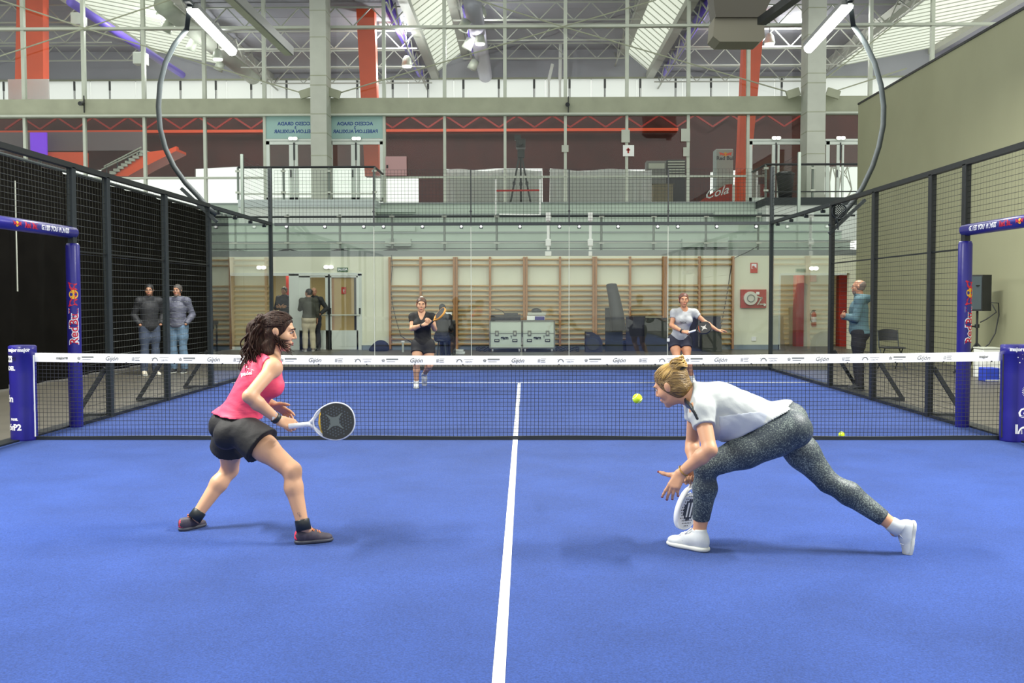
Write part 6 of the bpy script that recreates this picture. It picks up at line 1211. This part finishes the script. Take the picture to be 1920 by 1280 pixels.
def man(J, lab, jacket, trousers, shoem, hairm, sk, bald=False, hood=False, beard=None, fat=1.12, h=.013, jlen=.02, legs=True, sit=False):
    root = thing('person', lab, 'person', (J['pelvis'][0], J['pelvis'][1], 0)); P = body_prims(J, 1.0, False, fat)
    sobj('body', sdf_mesh(P.p, .0115, subs=head_subs(P.W, P.Rh, 1)), sk, root); face_parts(P, root, sk, hairm or H_brown, False, lips=(150, 96, 84))
    ne, ch, wa, pe = J['neck'], J['chest'], J['waist'], J['pelvis']; up = nrm(ne - ch); ax = nrm(wa - pe)
    pc = {'farm' + sd: [(lerp(J['el' + sd], J['wr' + sd], .94), nrm(J['wr' + sd] - J['el' + sd]))] for sd in 'LR'}
    ex = SDF()
    if hood: ex.ell(ne - P.Rc[1] * .08 + up * .0, (.13, .075, .07), P.Rc, '', .04)
    ex.cap(ne + up * .0, ne + up * .045, .072, .070, '', .03)
    garment('jacket', P, ('torso', 'pelvis', 'uarmL', 'uarmR', 'farmL', 'farmR'), jacket, root, h, .022, [(pe - ax * jlen, -ax), (ne + up * .055, up)], pc, SDF().cap(ne + up * .02 + P.Rc[1] * .015, ne + up * .12 + P.Rc[1] * .03, .05, .062, '', .01).p, ex.p, noise=.003)
    pc = {'shin' + sd: [(J['an' + sd], nrm(J['an' + sd] - J['kn' + sd]))] for sd in 'LR'}
    e2 = SDF()
    for sd in 'LR': e2.cap(lerp(J['kn' + sd], J['an' + sd], .1), J['an' + sd], .066, .056, '', .03, [(J['an' + sd] + V(0, 0, -.01), nrm(J['an' + sd] - J['kn' + sd]))])
    pc['pelvis'] = [(pe + ax * .1, ax)]; garment('trousers', P, ('pelvis', 'thighL', 'thighR', 'shinL', 'shinR'), trousers, root, h, .012, (), pc, (), e2.p, noise=.002)
    if not bald: hair_cap(P, root, hairm, .009, .012, .070, (0, .78, -.62), -.045)
    else: hair_cap(P, root, hairm, .009, .003, -.035, (0, .62, .78), -.05)
    if beard:
        S = SDF(); W, R = P.W, P.Rh; S.ell(W(0, .030, -.072), (.051, .058, .042), R, '', .02).ell(W(0, .06, -.095), (.028, .026, .025), R, '', .02); sobj('beard', sdf_mesh(S.p, .009, cuts=[(W(0, 0, -.058), R[2] * 1.0), ]), beard, root)
    for sd in 'LR':
        an = J['an' + sd]; f = V(J['toe' + sd] - an); f[2] = 0; f = nrm(f); zf0 = max(0.0, an[2] - .09); hl = V(an[0], an[1], zf0) - f * .07; shoe(root, an, hl, hl + f * .28, (0, 0, 1), shoem, W_so if shoem is not M_black else M_dark, 1, None, None, .012)
    return root, P
jk_black = mat('black_jacket', (30, 31, 36), .7, var=.1, scale=8); jk_puff = mat('slate_puffer', (88, 90, 106), .5, var=.1, scale=6, bump=.9, bscale=14, stretch=(.6, .6, 2.2)); jeans = mat('blue_jeans', (96, 122, 146), .8, var=.2, scale=12); jeansd = mat('dark_jeans', (62, 72, 92), .8, var=.2, scale=12)
def foot(px, py): y = FPX * 1.49 / (py - 557) - 10.37; return (at(px, 600, y).x, y)
b1, b2 = foot(280, 703), foot(334, 699)
man(stand(b1, math.radians(180 + 35), 1.76, 'pocket', 0, math.radians(-20)), 'man in black jacket, jeans and pale trainers behind the left fence', jk_black, jeansd, mat('cream_shoe', (220, 210, 190), .7, var=.1, scale=20), H_black, SK4, beard=mat('dark_stubble', (86, 66, 56), .8), jlen=.14)
root, P = man(stand(b2, math.radians(180 - 5), 1.76, 'pocket', 0, 0), 'man in slate grey quilted jacket and blue jeans standing behind the left fence', jk_puff, jeans, M_dark, mat('greying_hair', (74, 68, 64), .6), SK4, beard=mat('grey_stubble', (130, 104, 90), .8), hood=True)
b3 = foot(1611, 737)
man(stand((5.42, 5.70), math.radians(72), 1.77, 'crossed', 0, math.radians(-5)), 'bald bearded man in teal hooded sweatshirt with crossed arms behind the right fence', mat('teal_hoodie', (78, 106, 114), .8, var=.06, scale=8, bump=.2, bscale=10), mat('black_trousers', (28, 28, 34), .8), M_black, mat('grey_fringe', (110, 98, 90), .7), SK4, True, True, mat('grey_beard', (120, 104, 94), .8), 1.2, jlen=.04)
yg = 17.35
man(stand((at(579, 600, yg).x, yg), math.radians(20), 1.74, {'R': 'down', 'L': 'reach'}, 0, math.radians(50)), 'man seen from behind in olive jumper and beige trousers by the glass door', mat('olive_jumper', (62, 64, 54), .8, var=.1, scale=8), mat('beige_chinos', (196, 186, 158), .8, var=.05, scale=6), mat('tan_shoe', (150, 140, 130), .7), H_black, SK4, jlen=.0)
man(stand((at(592, 600, 17.95).x, 17.78), math.radians(180 - 10), 1.78, {'R': 'down', 'L': 'hip'}, 0, math.radians(25)), 'bald man in dark clothes with hand on hip at the glass door', mat('charcoal_jacket', (40, 44, 46), .75, var=.1, scale=8), mat('dark_trousers', (36, 38, 50), .8), M_black, H_brown, SK4, True, jlen=.05)
man(stand((at(534, 600, 19.2).x, 19.2), math.radians(180 - 12), 1.82, 'crossed', 0, 0), 'man in navy jacket standing inside the corridor behind the door glazing', mat('navy_jacket', (36, 40, 58), .7), mat('dark_trousers', (36, 38, 50), .8), M_black, H_black, SK4, jlen=.08)
# seated operator
ys = 15.0; b = (at(828, 600, ys).x, ys); J = stand(b, math.radians(-15), 1.72, 'table', .05, 0, headdown=.4)
dz = V(0, 0, -.40)
for k in list(J):
    if k[:2] in ('pe', 'wa', 'ch', 'ne', 'sh', 'hi', 'el', 'wr', 'he') and k != 'hf': J[k] = V(J[k]) + dz
c, sn = math.cos(math.radians(-15)), math.sin(math.radians(-15))
for sd, q in (('R', 1), ('L', -1)):
    J['kn' + sd] = V(b[0] + .11 * q * c - .40 * sn, b[1] + .11 * q * sn + .40 * c, .48); J['an' + sd] = J['kn' + sd] + V(0, .03, -.40); J['toe' + sd] = J['an' + sd] + V(.05, .15, -.06)
man(J, 'seated person in black hunched over the laptop table behind the far left player', jk_black, mat('dark_trousers', (36, 38, 50), .8), M_black, H_black, SK4, jlen=.0)
st = thing('stool', 'small dark stool under the seated operator', 'stool', (b[0], b[1], 0)); part('seat', MB().lathe((b[0], b[1], .38), [(.16, 0), (.18, .02), (.17, .05)], 16), M_dark, st)
for k in range(4): a = math.pi / 4 + k * math.pi / 2; part('leg', MB().bar((b[0] + .11 * math.cos(a), b[1] + .11 * math.sin(a), .385), (b[0] + .16 * math.cos(a), b[1] + .16 * math.sin(a), 0), .025), M_steel, st)
